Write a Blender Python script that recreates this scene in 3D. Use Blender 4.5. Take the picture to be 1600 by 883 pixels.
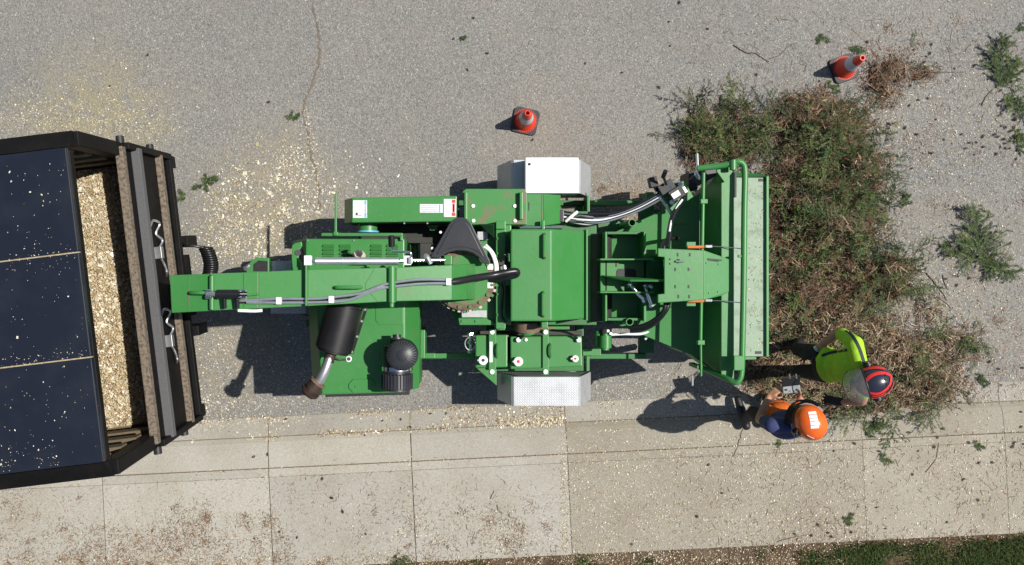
import bpy, bmesh, math, random
import numpy as np
from mathutils import Vector, Matrix
random.seed(7); rng = np.random.default_rng(11)
for o in list(bpy.data.objects): bpy.data.objects.remove(o)
S = bpy.context.scene; COL = S.collection

# ---------------------------------------------------------------- camera, sky, sun, exposure
CAM_H, F, CX, CY = 9.3, 1395.0, 740.0, 437.0          # drone height (m), focal length in photo pixels, nadir pixel
cam = bpy.data.cameras.new('camera'); co = bpy.data.objects.new('camera', cam); COL.objects.link(co)
co.location = (0, 0, CAM_H); co.rotation_euler = (0, 0, 0)
cam.sensor_width = 36; cam.lens = 36*F/1600
cam.shift_x = (800-CX)/1600; cam.shift_y = -(441.5-CY)/1600
cam.clip_start = .1; cam.clip_end = 400
S.camera = co
SUN = Vector((.627, .125, 1.0)).normalized()
w = bpy.data.worlds.new('World'); S.world = w; w.use_nodes = True
nt = w.node_tree; bg = nt.nodes['Background']
sky = nt.nodes.new('ShaderNodeTexSky'); sky.sky_type = 'NISHITA'; sky.sun_disc = False
sky.sun_elevation = math.asin(SUN.z); sky.sun_rotation = math.atan2(SUN.x, SUN.y)
nt.links.new(sky.outputs[0], bg.inputs[0]); bg.inputs[1].default_value = .065
sl = bpy.data.lights.new('sun', 'SUN'); sl.energy = 4.6; sl.angle = math.radians(.53); sl.color = (1, .955, .88)
so = bpy.data.objects.new('sun', sl); COL.objects.link(so); so.location = (6, 1, 12)
so.rotation_euler = (-SUN).to_track_quat('-Z', 'Y').to_euler()
S.view_settings.view_transform = 'Standard'; S.view_settings.look = 'None'
S.view_settings.gamma = 1; S.view_settings.exposure = .3

# ---------------------------------------------------------------- helpers
def W(x, y, h): k = (CAM_H-h)/F; return Vector(((x-CX)*k, (CY-y)*k, h))        # photo pixel + height -> metres
def V(x, y, href, h): p = W(x, y, href); p.z = h; return p
def R(px, h): return px*(CAM_H-h)/F

def mat(name, base, rough=.5, metal=0, var=None, vscale=3, vamt=.5, bump=0, bscale=60, spec=.5, detail=6, coat=0, thr=(.45, .7)):
    m = bpy.data.materials.new(name); m.use_nodes = True; n = m.node_tree.nodes; l = m.node_tree.links
    b = n['Principled BSDF']; b.inputs['Base Color'].default_value = (*base, 1)
    b.inputs['Roughness'].default_value = rough; b.inputs['Metallic'].default_value = metal
    b.inputs['Specular IOR Level'].default_value = spec; b.inputs['Coat Weight'].default_value = coat
    b.inputs['Coat Roughness'].default_value = .15
    if var or bump:
        g = n.new('ShaderNodeNewGeometry')
    if var:
        t = n.new('ShaderNodeTexNoise'); t.inputs['Scale'].default_value = vscale; t.inputs['Detail'].default_value = detail
        t.inputs['Roughness'].default_value = .65
        l.new(g.outputs['Position'], t.inputs['Vector'])
        r = n.new('ShaderNodeMapRange'); r.inputs[1].default_value = thr[0]; r.inputs[2].default_value = thr[1]
        r.inputs[4].default_value = vamt; l.new(t.outputs[0], r.inputs[0])
        x = n.new('ShaderNodeMix'); x.data_type = 'RGBA'; x.inputs[6].default_value = (*base, 1); x.inputs[7].default_value = (*var, 1)
        l.new(r.outputs[0], x.inputs[0]); l.new(x.outputs[2], b.inputs['Base Color'])
    if bump:
        t2 = n.new('ShaderNodeTexNoise'); t2.inputs['Scale'].default_value = bscale; t2.inputs['Detail'].default_value = 4
        l.new(g.outputs['Position'], t2.inputs['Vector'])
        bp = n.new('ShaderNodeBump'); bp.inputs['Strength'].default_value = bump; bp.inputs['Distance'].default_value = .02
        l.new(t2.outputs[0], bp.inputs['Height']); l.new(bp.outputs[0], b.inputs['Normal'])
    return m
def attr_mat(name, rough=.7, trans=0, spec=.3):
    m = bpy.data.materials.new(name); m.use_nodes = True; n = m.node_tree.nodes; l = m.node_tree.links
    b = n['Principled BSDF']; b.inputs['Roughness'].default_value = rough; b.inputs['Specular IOR Level'].default_value = spec
    a = n.new('ShaderNodeAttribute'); a.attribute_name = 'col'; l.new(a.outputs[0], b.inputs['Base Color'])
    return m

GREEN = (.037, .2, .042)
M = {}
M['green'] = mat('green_paint', GREEN, .42, var=(.065, .215, .075), vscale=3.5, vamt=.7, bump=.03, bscale=25, coat=0, thr=(.38, .75), spec=.5)
def wear(m, specks=(.34, .33, .24), rust=(.15, .1, .06)):
    n = m.node_tree.nodes; l = m.node_tree.links; b = n['Principled BSDF']; src = b.inputs['Base Color'].links[0].from_socket; g = n.new('ShaderNodeNewGeometry')
    for sc, lo, hi, col, amt, det in ((70, .7, .76, specks, .5, 2), (5.5, .64, .78, rust, .4, 9), (160, .6, .75, (.02, .09, .03), .3, 2)):
        t = n.new('ShaderNodeTexNoise'); t.inputs['Scale'].default_value = sc; t.inputs['Detail'].default_value = det; l.new(g.outputs['Position'], t.inputs['Vector'])
        r = n.new('ShaderNodeMapRange'); r.inputs[1].default_value = lo; r.inputs[2].default_value = hi; r.inputs[4].default_value = amt; l.new(t.outputs[0], r.inputs[0])
        x = n.new('ShaderNodeMix'); x.data_type = 'RGBA'; l.new(r.outputs[0], x.inputs[0]); l.new(src, x.inputs[6]); x.inputs[7].default_value = (*col, 1); src = x.outputs[2]
    l.new(src, b.inputs['Base Color'])
wear(M['green'])
M['green_dirt'] = mat('green_paint_dusty', GREEN, .5, var=(.16, .12, .075), vscale=6, vamt=.85, bump=.05, thr=(.5, .62))
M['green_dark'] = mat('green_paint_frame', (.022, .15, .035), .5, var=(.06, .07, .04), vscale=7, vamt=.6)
M['rusty'] = mat('dusty_rust', (.17, .115, .075), .8, var=(.07, .045, .03), vscale=14, vamt=.8, bump=.2)
M['black'] = mat('black_rubber', (.012, .012, .014), .55, var=(.03, .03, .032), vscale=20, vamt=.6)
M['hose'] = mat('hose_rubber', (.01, .01, .012), .35)
M['blackplate'] = mat('black_plastic', (.02, .022, .028), .4, var=(.035, .035, .04), vscale=9, vamt=.7, bump=.04, bscale=200)
M['muffler'] = mat('muffler_black', (.009, .009, .010), .42, var=(.022, .019, .017), vscale=7, vamt=.6)
M['machinery'] = mat('greasy_machinery', (.02, .025, .02), .6, var=(.05, .04, .03), vscale=10, vamt=.7)
M['chrome'] = mat('chrome', (.75, .76, .78), .18, 1.0)
M['steel'] = mat('zinc_steel', (.62, .63, .64), .35, .85, var=(.4, .4, .4), vscale=12, vamt=.5)
M['white'] = mat('white_paint', (.82, .83, .82), .4, var=(.7, .7, .68), vscale=5, vamt=.4)
M['sticker'] = mat('white_sticker', (.72, .73, .74), .5, var=(.42, .44, .46), vscale=60, vamt=.7)
M['blue'] = mat('sticker_blue', (.12, .42, .68), .5)
M['red'] = mat('sticker_red', (.62, .04, .06), .5)
M['grey_label'] = mat('grey_label', (.45, .47, .47), .45, .2, var=(.3, .31, .31), vscale=50, vamt=.7)
M['rustpipe'] = mat('scorched_steel', (.05, .032, .026), .6, .4, var=(.1, .06, .045), vscale=20, vamt=.7)
M['worn'] = mat('worn_green_table', (.25, .34, .25), .6, var=(.1, .16, .085), vscale=8, vamt=.75, bump=.08, bscale=30, detail=9, thr=(.48, .72))
M['greyrib'] = mat('grey_plastic', (.045, .048, .052), .45)
M['orange_strap'] = mat('orange_strap', (.6, .18, .05), .8)
M['tan'] = mat('tan_cap', (.5, .42, .34), .6)
def plate_mat():
    m = mat('diamond_plate', (.5, .52, .54), .5, .45, var=(.36, .37, .38), vscale=8, vamt=.6)
    n = m.node_tree.nodes; l = m.node_tree.links; b = n['Principled BSDF']
    g = n.new('ShaderNodeNewGeometry'); mp = n.new('ShaderNodeMapping'); mp.inputs['Rotation'].default_value = (0, 0, .785); mp.inputs['Scale'].default_value = (34, 34, 34)
    l.new(g.outputs['Position'], mp.inputs[0]); br = n.new('ShaderNodeTexBrick'); br.offset = .5
    br.inputs['Scale'].default_value = 1; br.inputs['Mortar Size'].default_value = .22; br.inputs['Brick Width'].default_value = 1.1; br.inputs['Row Height'].default_value = .55
    br.inputs['Color1'].default_value = br.inputs['Color2'].default_value = (1, 1, 1, 1); br.inputs['Mortar'].default_value = (0, 0, 0, 1); br.inputs['Mortar Smooth'].default_value = .5
    l.new(mp.outputs[0], br.inputs['Vector'])
    bp = n.new('ShaderNodeBump'); bp.inputs['Strength'].default_value = .45; bp.inputs['Distance'].default_value = .005
    l.new(br.outputs['Color'], bp.inputs['Height']); l.new(bp.outputs[0], b.inputs['Normal'])
    return m
M['plate'] = plate_mat()

def link(o, parent=None, kind=None, label=None, cat=None, group=None):
    COL.objects.link(o)
    if parent is not None: o.parent = parent
    if kind: o['kind'] = kind
    if label: o['label'] = label
    if cat: o['category'] = cat
    if group: o['group'] = group
    return o
def wloc(o):
    p = Vector((0, 0, 0))
    while o is not None: p += o.location; o = o.parent
    return p
def finish(name, bm, m, parent=None, smooth=False, **kw):
    if len(bm.faces): bmesh.ops.recalc_face_normals(bm, faces=bm.faces)
    xs = [v.co for v in bm.verts]
    lo = Vector([min(c[i] for c in xs) for i in range(3)]); hi = Vector([max(c[i] for c in xs) for i in range(3)])
    c = Vector(((lo.x+hi.x)/2, (lo.y+hi.y)/2, lo.z))
    bmesh.ops.translate(bm, verts=bm.verts, vec=-c)
    me = bpy.data.meshes.new(name); bm.to_mesh(me); bm.free()
    mats = m if isinstance(m, (list, tuple)) else [m]
    for q in mats: me.materials.append(M[q] if isinstance(q, str) else q)
    if smooth:
        me.polygons.foreach_set('use_smooth', [True]*len(me.polygons))
    o = bpy.data.objects.new(name, me); o.location = c - (wloc(parent) if parent is not None else Vector((0, 0, 0)))
    if smooth == 'auto':
        me.set_sharp_from_angle(angle=math.radians(40))
    return link(o, parent, **kw)
def empty(name, loc, label, cat, group=None):
    o = bpy.data.objects.new(name, None); o.location = loc; o.empty_display_size = .3
    return link(o, None, None, label, cat, group)
def bev(bm, b):
    if b > 0:
        es = [e for e in bm.edges if len(e.link_faces) == 2 and e.calc_face_angle(0) > .5]
        bmesh.ops.bevel(bm, geom=es, offset=b, segments=2, profile=.6, affect='EDGES', clamp_overlap=True)
def prism_bm(top, bot, bm=None):
    bm = bm or bmesh.new(); n = len(top)
    a = [bm.verts.new(p) for p in top]; b = [bm.verts.new(p) for p in bot]
    bm.faces.new(a); bm.faces.new(b[::-1])
    for i in range(n): bm.faces.new((a[i], b[i], b[(i+1) % n], a[(i+1) % n]))
    return bm
def slab(name, pts, h, t, m, parent=None, b=.006, **kw):
    top = [W(x, y, h) for x, y in pts]; bot = [p - Vector((0, 0, t)) for p in top]
    bm = prism_bm(top, bot); bmesh.ops.recalc_face_normals(bm, faces=bm.faces); bev(bm, b)
    return finish(name, bm, m, parent, **kw)
def rect(x0, y0, x1, y1): return [(x0, y0), (x1, y0), (x1, y1), (x0, y1)]
def frus(name, top, h1, bot, h0, m, parent=None, b=.008, **kw):
    bm = prism_bm([W(x, y, h1) for x, y in top], [W(x, y, h0) for x, y in bot])
    bmesh.ops.recalc_face_normals(bm, faces=bm.faces); bev(bm, b)
    return finish(name, bm, m, parent, **kw)
def hull_bm(pts):
    bm = bmesh.new()
    for p in pts: bm.verts.new(p)
    r = bmesh.ops.convex_hull(bm, input=bm.verts)
    bmesh.ops.delete(bm, geom=[v for v in bm.verts if not v.link_faces], context='VERTS')
    bmesh.ops.dissolve_limit(bm, angle_limit=.02, verts=bm.verts, edges=bm.edges)
    return bm
def hull(name, pts, m, parent=None, b=.006, **kw):
    bm = hull_bm([p if isinstance(p, Vector) else W(*p) for p in pts]); bmesh.ops.recalc_face_normals(bm, faces=bm.faces); bev(bm, b)
    return finish(name, bm, m, parent, **kw)
def ring_frame(d):
    d = d.normalized(); u = d.orthogonal().normalized() if abs(d.z) < .99 else Vector((1, 0, 0))
    u = (u - d*u.dot(d)).normalized(); return u, d.cross(u)
def tube_bm(pts, rs, n=10, bm=None, cap=True):
    bm = bm or bmesh.new(); rings = []
    if not hasattr(rs, '__len__'): rs = [rs]*len(pts)
    u = None
    for i, p in enumerate(pts):
        d = (pts[min(i+1, len(pts)-1)] - pts[max(i-1, 0)])
        if d.length < 1e-9: d = Vector((0, 0, 1))
        d.normalize()
        if u is None: u, v = ring_frame(d)
        else:
            u = u - d*u.dot(d)
            if u.length < 1e-6: u, v = ring_frame(d)
            u.normalize(); v = d.cross(u)
        rings.append([bm.verts.new(p + (u*math.cos(2*math.pi*k/n) + v*math.sin(2*math.pi*k/n))*rs[i]) for k in range(n)])
    for a, b in zip(rings, rings[1:]):
        for k in range(n): bm.faces.new((a[k], a[(k+1) % n], b[(k+1) % n], b[k]))
    if cap: bm.faces.new(rings[0][::-1]); bm.faces.new(rings[-1])
    return bm
def spline(pts, n=6):
    out = []; P = [pts[0]] + list(pts) + [pts[-1]]
    for i in range(1, len(P)-2):
        for k in range(n):
            t = k/n; a, b, c, d = P[i-1], P[i], P[i+1], P[i+2]
            out.append(.5*((2*b) + (c-a)*t + (2*a-5*b+4*c-d)*t*t + (3*b-a-3*c+d)*t*t*t))
    out.append(P[-2]); return out
def tube(name, pts, r, m, parent=None, n=8, sm=True, curve=True, **kw):
    P = [p if isinstance(p, Vector) else W(*p) for p in pts]
    if curve and len(P) > 2: P = spline(P)
    return finish(name, tube_bm(P, r, n), m, parent, smooth='auto', **kw)
def cyl(name, p0, p1, r, m, parent=None, n=24, r1=None, b=.004, **kw):
    p0 = p0 if isinstance(p0, Vector) else W(*p0); p1 = p1 if isinstance(p1, Vector) else W(*p1)
    bm = tube_bm([p0, p1], [r, r if r1 is None else r1], n)
    if b:
        bmesh.ops.recalc_face_normals(bm, faces=bm.faces); bev_caps = [e for e in bm.edges if len(e.link_faces) == 2 and e.calc_face_angle(0) > .9]
        bmesh.ops.bevel(bm, geom=bev_caps, offset=b, segments=2, affect='EDGES', clamp_overlap=True)
    return finish(name, bm, m, parent, smooth='auto', **kw)
def lathe_bm(prof, c, n=24, bm=None, axis=None):
    """prof: (r, z) from bottom to top round a vertical axis through c"""
    bm = bm or bmesh.new(); rings = []
    for r, z in prof:
        if r < 1e-6: rings.append([bm.verts.new(c + Vector((0, 0, z)))])
        else: rings.append([bm.verts.new(c + Vector((r*math.cos(2*math.pi*k/n), r*math.sin(2*math.pi*k/n), z))) for k in range(n)])
    for a, b in zip(rings, rings[1:]):
        for k in range(n):
            if len(a) == 1 and len(b) == 1: continue
            if len(a) == 1: bm.faces.new((a[0], b[(k+1) % n], b[k]))
            elif len(b) == 1: bm.faces.new((a[k], a[(k+1) % n], b[0]))
            else: bm.faces.new((a[k], a[(k+1) % n], b[(k+1) % n], b[k]))
    return bm
def box_bm(c, size, rot=0, bm=None, tilt=None):
    bm = bm or bmesh.new(); r = Matrix.Rotation(rot, 3, 'Z')
    if tilt is not None: r = r @ tilt
    vs = [bm.verts.new(Vector(c) + r @ Vector((sx*size[0]/2, sy*size[1]/2, sz*size[2]/2))) for sx in (-1, 1) for sy in (-1, 1) for sz in (-1, 1)]
    for f in ((0, 1, 3, 2), (4, 6, 7, 5), (0, 4, 5, 1), (2, 3, 7, 6), (0, 2, 6, 4), (1, 5, 7, 3)): bm.faces.new([vs[i] for i in f])
    return bm
def box(name, c, size, m, parent=None, rot=0, b=.004, tilt=None, **kw):
    bm = box_bm(c, size, rot, None, tilt); bmesh.ops.recalc_face_normals(bm, faces=bm.faces); bev(bm, b)
    return finish(name, bm, m, parent, **kw)
def bolt(x, y, h, parent, r=.011, m='steel', t=.012):
    p = W(x, y, h); return cyl('bolt', p - Vector((0, 0, .004)), p + Vector((0, 0, t)), r, m, parent, n=6, b=0)
def bulk(name, verts, faces, cols, m, parent=None, mats=None, **kw):
    """numpy mesh with one colour per face (attribute col); faces (n,4) or (n,3)"""
    k = faces.shape[1]; me = bpy.data.meshes.new(name)
    c = np.array([(verts[:, 0].min()+verts[:, 0].max())/2, (verts[:, 1].min()+verts[:, 1].max())/2, verts[:, 2].min()])
    me.vertices.add(len(verts)); me.vertices.foreach_set('co', (verts-c).astype(np.float32).ravel())
    me.loops.add(faces.size); me.loops.foreach_set('vertex_index', faces.astype(np.int32).ravel())
    me.polygons.add(len(faces)); me.polygons.foreach_set('loop_start', np.arange(0, faces.size, k, dtype=np.int32))
    me.polygons.foreach_set('loop_total', np.full(len(faces), k, dtype=np.int32))
    me.update(calc_edges=True)
    a = me.attributes.new('col', 'FLOAT_COLOR', 'FACE')
    a.data.foreach_set('color', np.concatenate([cols, np.ones((len(cols), 1))], 1).astype(np.float32).ravel())
    me.materials.append(m); me.validate()
    o = bpy.data.objects.new(name, me); o.location = Vector(c) - (wloc(parent) if parent is not None else Vector((0, 0, 0)))
    return link(o, parent, **kw)

# ---------------------------------------------------------------- ground: road, gutter, kerb, sidewalk, verge
KS = .048                                             # kerb direction: rises 4.8 cm per metre to the right
KU = Vector((1, KS, 0)).normalized(); KN = Vector((KU.y, -KU.x, 0))      # along, and towards the verge
K0 = W(640, 641, 0)                                   # asphalt edge
def kv(p): return (Vector((p[0], p[1], 0)) - K0).dot(KN)
GUT, KERB, SW0, SW1 = .205, .52, .61, 1.56            # widths in metres from the asphalt edge
def gz(x, y):
    d = (np.asarray(x)-K0.x)*KN.x + (np.asarray(y)-K0.y)*KN.y
    return np.interp(d, [-.02, 0, GUT, GUT+.10, KERB, SW0, SW1, SW1+.03, SW1+.3], [0, .004, .006, .055, .075, .08, .08, .07, .075])
def road_mat():
    m = bpy.data.materials.new('old_asphalt'); m.use_nodes = True; n = m.node_tree.nodes; l = m.node_tree.links; b = n['Principled BSDF']
    g = n.new('ShaderNodeNewGeometry'); P = g.outputs['Position']
    def noise(s, d=4, r=.6):
        t = n.new('ShaderNodeTexNoise'); t.inputs['Scale'].default_value = s; t.inputs['Detail'].default_value = d; t.inputs['Roughness'].default_value = r; l.new(P, t.inputs['Vector']); return t
    def ramp(src, pts):
        r = n.new('ShaderNodeValToRGB'); e = r.color_ramp.elements
        while len(e) < len(pts): e.new(.5)
        for k, (p, c) in zip(e, pts): k.position = p; k.color = (*c, 1)
        l.new(src, r.inputs[0]); return r
    def mix(f, a, c2, mode='MIX'):
        x = n.new('ShaderNodeMix'); x.data_type = 'RGBA'; x.blend_type = mode
        for s, v in ((0, f), (6, a), (7, c2)):
            if hasattr(v, 'links'): l.new(v, x.inputs[s])
            else: x.inputs[s].default_value = v
        return x.outputs[2]
    vo = n.new('ShaderNodeTexVoronoi'); vo.inputs['Scale'].default_value = 95; l.new(P, vo.inputs['Vector'])
    st = ramp(vo.outputs['Color'], [(0, (.13, .13, .126)), (.45, (.215, .211, .2)), (.8, (.285, .28, .262)), (.93, (.38, .37, .34)), (1, (.55, .53, .48))])
    v2 = n.new('ShaderNodeTexVoronoi'); v2.inputs['Scale'].default_value = 210; l.new(P, v2.inputs['Vector'])
    s2 = ramp(v2.outputs['Color'], [(0, (.55, .55, .57)), (.6, (.95, .95, .95)), (1, (1.35, 1.3, 1.2))])
    c = mix(.75, st.outputs[0], s2.outputs[0], 'MULTIPLY')
    big = noise(.5, 5); c = mix(.6, c, ramp(big.outputs[0], [(.3, (.86, .86, .88)), (.7, (1.1, 1.08, 1.04))]).outputs[0], 'MULTIPLY')
    mid = noise(2.2, 6, .7)
    c = mix(ramp(mid.outputs[0], [(.45, (0, 0, 0)), (.8, (.32, .32, .32))]).outputs[0], c, (.27, .235, .175, 1))      # tan dust
    # sawdust-stained patches: soft round areas broken up by noise
    for (x, y, r, col, amt) in ((150, 190, 1.0, (.33, .28, .13, 1), .55), (420, 320, 1.0, (.34, .28, .15, 1), .5), (345, 560, .8, (.3, .25, .16, 1), .5),
                                (1000, 330, .75, (.28, .2, .12, 1), .55), (1480, 480, 1.4, (.3, .26, .19, 1), .4), (1150, 640, 1.2, (.32, .26, .17, 1), .5), (860, 230, .9, (.28, .22, .16, 1), .35)):
        q = W(x, y, 0); d = n.new('ShaderNodeVectorMath'); d.operation = 'DISTANCE'; d.inputs[1].default_value = q; l.new(P, d.inputs[0])
        mr = n.new('ShaderNodeMapRange'); mr.inputs[1].default_value = r; mr.inputs[2].default_value = r*.2; mr.inputs[4].default_value = 1; l.new(d.outputs['Value'], mr.inputs[0])
        nn = noise(6, 6, .7); rr = ramp(nn.outputs[0], [(.35, (0, 0, 0)), (.65, (1, 1, 1))])
        mm = n.new('ShaderNodeMath'); mm.operation = 'MULTIPLY'; l.new(mr.outputs[0], mm.inputs[0]); l.new(rr.outputs[0], mm.inputs[1])
        m3 = n.new('ShaderNodeMath'); m3.operation = 'MULTIPLY'; l.new(mm.outputs[0], m3.inputs[0]); m3.inputs[1].default_value = amt
        c = mix(m3.outputs[0], c, col)
    l.new(c, b.inputs['Base Color']); b.inputs['Roughness'].default_value = .9; b.inputs['Specular IOR Level'].default_value = .25
    bp = n.new('ShaderNodeBump'); bp.inputs['Strength'].default_value = .6; bp.inputs['Distance'].default_value = .006
    l.new(vo.outputs['Distance'], bp.inputs['Height']); l.new(bp.outputs[0], b.inputs['Normal'])
    return m
def concrete_mat(name, base, dirt):
    m = mat(name, base, .85, var=dirt, vscale=1.6, vamt=.65, bump=.15, bscale=120, detail=10, thr=(.42, .72))
    n = m.node_tree.nodes; l = m.node_tree.links; b = n['Principled BSDF']; src = b.inputs['Base Color'].links[0].from_socket
    g = n.new('ShaderNodeNewGeometry'); t = n.new('ShaderNodeTexNoise'); t.inputs['Scale'].default_value = 70; t.inputs['Detail'].default_value = 6; l.new(g.outputs['Position'], t.inputs['Vector'])
    r = n.new('ShaderNodeValToRGB'); r.color_ramp.elements[0].position = .3; r.color_ramp.elements[0].color = (.8, .79, .77, 1); r.color_ramp.elements[1].position = .7; r.color_ramp.elements[1].color = (1.12, 1.12, 1.1, 1)
    l.new(t.outputs[0], r.inputs[0]); x = n.new('ShaderNodeMix'); x.data_type = 'RGBA'; x.blend_type = 'MULTIPLY'; x.inputs[0].default_value = 1
    l.new(src, x.inputs[6]); l.new(r.outputs[0], x.inputs[7])
    oi = n.new('ShaderNodeObjectInfo'); r2 = n.new('ShaderNodeMapRange'); r2.inputs[3].default_value = .93; r2.inputs[4].default_value = 1.05; l.new(oi.outputs['Random'], r2.inputs[0])
    x2 = n.new('ShaderNodeMix'); x2.data_type = 'RGBA'; x2.blend_type = 'MULTIPLY'; x2.inputs[0].default_value = 1; l.new(x.outputs[2], x2.inputs[6]); l.new(r2.outputs[0], x2.inputs[7])
    l.new(x2.outputs[2], b.inputs['Base Color']); return m
M['road'] = road_mat()
M['concrete'] = concrete_mat('sidewalk_concrete', (.37, .355, .315), (.29, .26, .21))
M['gutter'] = concrete_mat('gutter_concrete', (.32, .305, .27), (.24, .215, .175))
M['concrete_dirty'] = concrete_mat('stained_concrete', (.31, .285, .235), (.225, .195, .15))
M['soil'] = mat('soil', (.075, .05, .03), .95, var=(.17, .125, .08), vscale=9, vamt=.8, bump=.8, bscale=40)
BIG = 60
def quad_sheet(name, d0, d1, z, m, u0=-BIG, u1=BIG, **kw):
    bm = bmesh.new(); vs = []
    for u, d in ((u0, d0), (u1, d0), (u1, d1), (u0, d1)):
        p = K0 + KU*u + KN*d; p.z = z; vs.append(bm.verts.new(p))
    bm.faces.new(vs); return finish(name, bm, m, None, **kw)
road = quad_sheet('road', -BIG, .02, 0, 'road', kind='structure')
quad_sheet('ground', 0.02, BIG, -.012, 'soil', kind='structure')
verge = quad_sheet('verge', SW1-.02, BIG, .066, 'soil', kind='structure')
# slabs: cross-section pieces between joints
JX = [(x-640)/150 for x in (-560, -320, -80, 160, 418, 640, 882, 1339, 1560, 1790, 2030)]
def piece(name, parent, u0, u1, prof, m, gap=.004, b=.005):
    if m == 'concrete_dirty': gap = .0015; b = .003
    """prof: (d, z) polyline across the kerb; closed down to z=-.01"""
    pts = list(prof) + [(prof[-1][0], -.01), (prof[0][0], -.01)]
    A = [K0 + KU*(u0+gap) + KN*d + Vector((0, 0, z)) for d, z in pts]; B = [K0 + KU*(u1-gap) + KN*d + Vector((0, 0, z)) for d, z in pts]
    bm = prism_bm(A, B); bmesh.ops.recalc_face_normals(bm, faces=bm.faces); bev(bm, b)
    return finish(name, bm, m, parent)
def setting(name, label=None):
    o = bpy.data.objects.new(name, None); o.location = K0; return link(o, None, 'structure', label)
gutter = setting('gutter'); kerb = setting('kerb'); walk = setting('sidewalk')
for i, (u0, u1) in enumerate(zip(JX, JX[1:])):
    cm_ = 'concrete_dirty' if u0 > (870-640)/150 else 'concrete'
    piece('gutter_slab', gutter, u0, u1, [(.0, .004), (GUT-.004, .005)], 'gutter', b=.003)
    piece('kerb_stone', kerb, u0, u1, [(GUT+.004, .006), (GUT+.05, .04), (GUT+.12, .062), (KERB-.005, .075)], cm_)
    piece('edging_strip', kerb, u0, u1, [(KERB+.004, .0785), (SW0-.001, .0795)], cm_, b=.002)
    piece('paving_slab', walk, u0, u1, [(SW0+.001, .08), (SW1, .08)], cm_, b=.003)
# bed under the joints
bm = bmesh.new()
vs = [bm.verts.new(K0 + KU*u + KN*d + Vector((0, 0, z))) for u, d, z in ((-12, .0, .002), (12, .0, .002), (12, GUT, .002), (-12, GUT, .002), (12, KERB, .062), (-12, KERB, .062), (12, SW1, .066), (-12, SW1, .066))]
for f in ((0, 1, 2, 3), (3, 2, 4, 5), (5, 4, 6, 7)): bm.faces.new([vs[i] for i in f])
M['sand'] = mat('joint_sand', (.17, .125, .08), .95, var=(.09, .065, .045), vscale=15, vamt=.8)
finish('joint_sand', bm, 'sand', walk)
# cracks in the asphalt: irregular dirt-filled ribbons
def ribbon(name, pts, w0, m, parent, z=.004):
    P = [W(x, y, 0) for x, y in pts]; P = spline(P, 10); bm = bmesh.new(); L = []
    for i, p in enumerate(P):
        d = (P[min(i+1, len(P)-1)] - P[max(i-1, 0)]).normalized(); nn = Vector((-d.y, d.x, 0))
        p = p + nn*random.uniform(-.012, .012); ww = w0*random.uniform(.25, 1.3)
        L.append((bm.verts.new(p + nn*ww + Vector((0, 0, z))), bm.verts.new(p - nn*ww + Vector((0, 0, z)))))
    for a, b in zip(L, L[1:]): bm.faces.new((a[0], a[1], b[1], b[0]))
    return finish(name, bm, m, parent)
M['crackdirt'] = mat('crack_dirt', (.17, .135, .1), .95, var=(.1, .085, .07), vscale=12, vamt=.8)
ribbon('crack', [(487, -60), (488, 0), (497, 45), (499, 80), (495, 112), (480, 150), (474, 172), (481, 205), (486, 240), (496, 280), (500, 330)], .012, 'crackdirt', road)
ribbon('crack', [(1090, 305), (1080, 250), (1086, 210), (1075, 170)], .004, 'crackdirt', road)

# ---------------------------------------------------------------- chip truck (dump body open at the rear)
M['navy'] = mat('navy_roof', (.010, .013, .022), .32, var=(.02, .023, .032), vscale=2.5, vamt=.7, bump=.02, bscale=6, coat=.2)
M['tblack'] = mat('black_body', (.0045, .0045, .005), .6, var=(.014, .012, .010), vscale=6, vamt=.6, spec=.18)
M['dust_rail'] = mat('dusty_rail', (.19, .15, .11), .85, var=(.05, .042, .035), vscale=40, vamt=.8, bump=.15, thr=(.46, .6))
M['grit'] = mat('grit_strip', (.1, .1, .104), .9, var=(.07, .07, .07), vscale=60, vamt=.6)
M['brownboard'] = mat('dusty_board', (.13, .095, .055), .85, var=(.2, .16, .1), vscale=10, vamt=.7, bump=.15)
TR = Vector((-2.66, -.06, 0)); ta = math.atan2(.245, 2.014)      # middle of the rear plane; heading
TL = Vector((-math.cos(ta), -math.sin(ta), 0)); TN = Vector((-TL.y, TL.x, 0)) * -1   # towards the cab; towards north
if TN.y < 0: TN = -TN
def T(l, n, z): return TR + TL*l + TN*(n-.05*(z-1)) + Vector((0, 0, z))       # the body leans a little towards the gutter with the road's camber
truck = empty('chip_truck', T(2.2, 0, 0), 'black chip truck body with navy roof and open rear holding wood chips', 'truck')
def tb(name, l0, l1, n0, n1, z0, z1, m, parent=None, b=.008):
    pts = [T(l, n, z) for l in (l0, l1) for n in (n0, n1) for z in (z0, z1)]
    return hull(name, pts, m, parent if parent is not None else truck, b)
LEN = 4.6
for n0, n1 in ((.365, 1.08), (-.355, .355), (-1.08, -.365)): tb('roof_panel', 0, LEN, n0, n1, 3.18, 3.22, 'navy')
M['seamchips'] = mat('chip_dust', (.4, .34, .22), .9, var=(.2, .16, .1), vscale=40, vamt=.8)
for n0 in (.36, -.36): tb('roof_seam', .0, LEN, n0-.004, n0+.004, 3.19, 3.212, 'seamchips', b=0)
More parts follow.
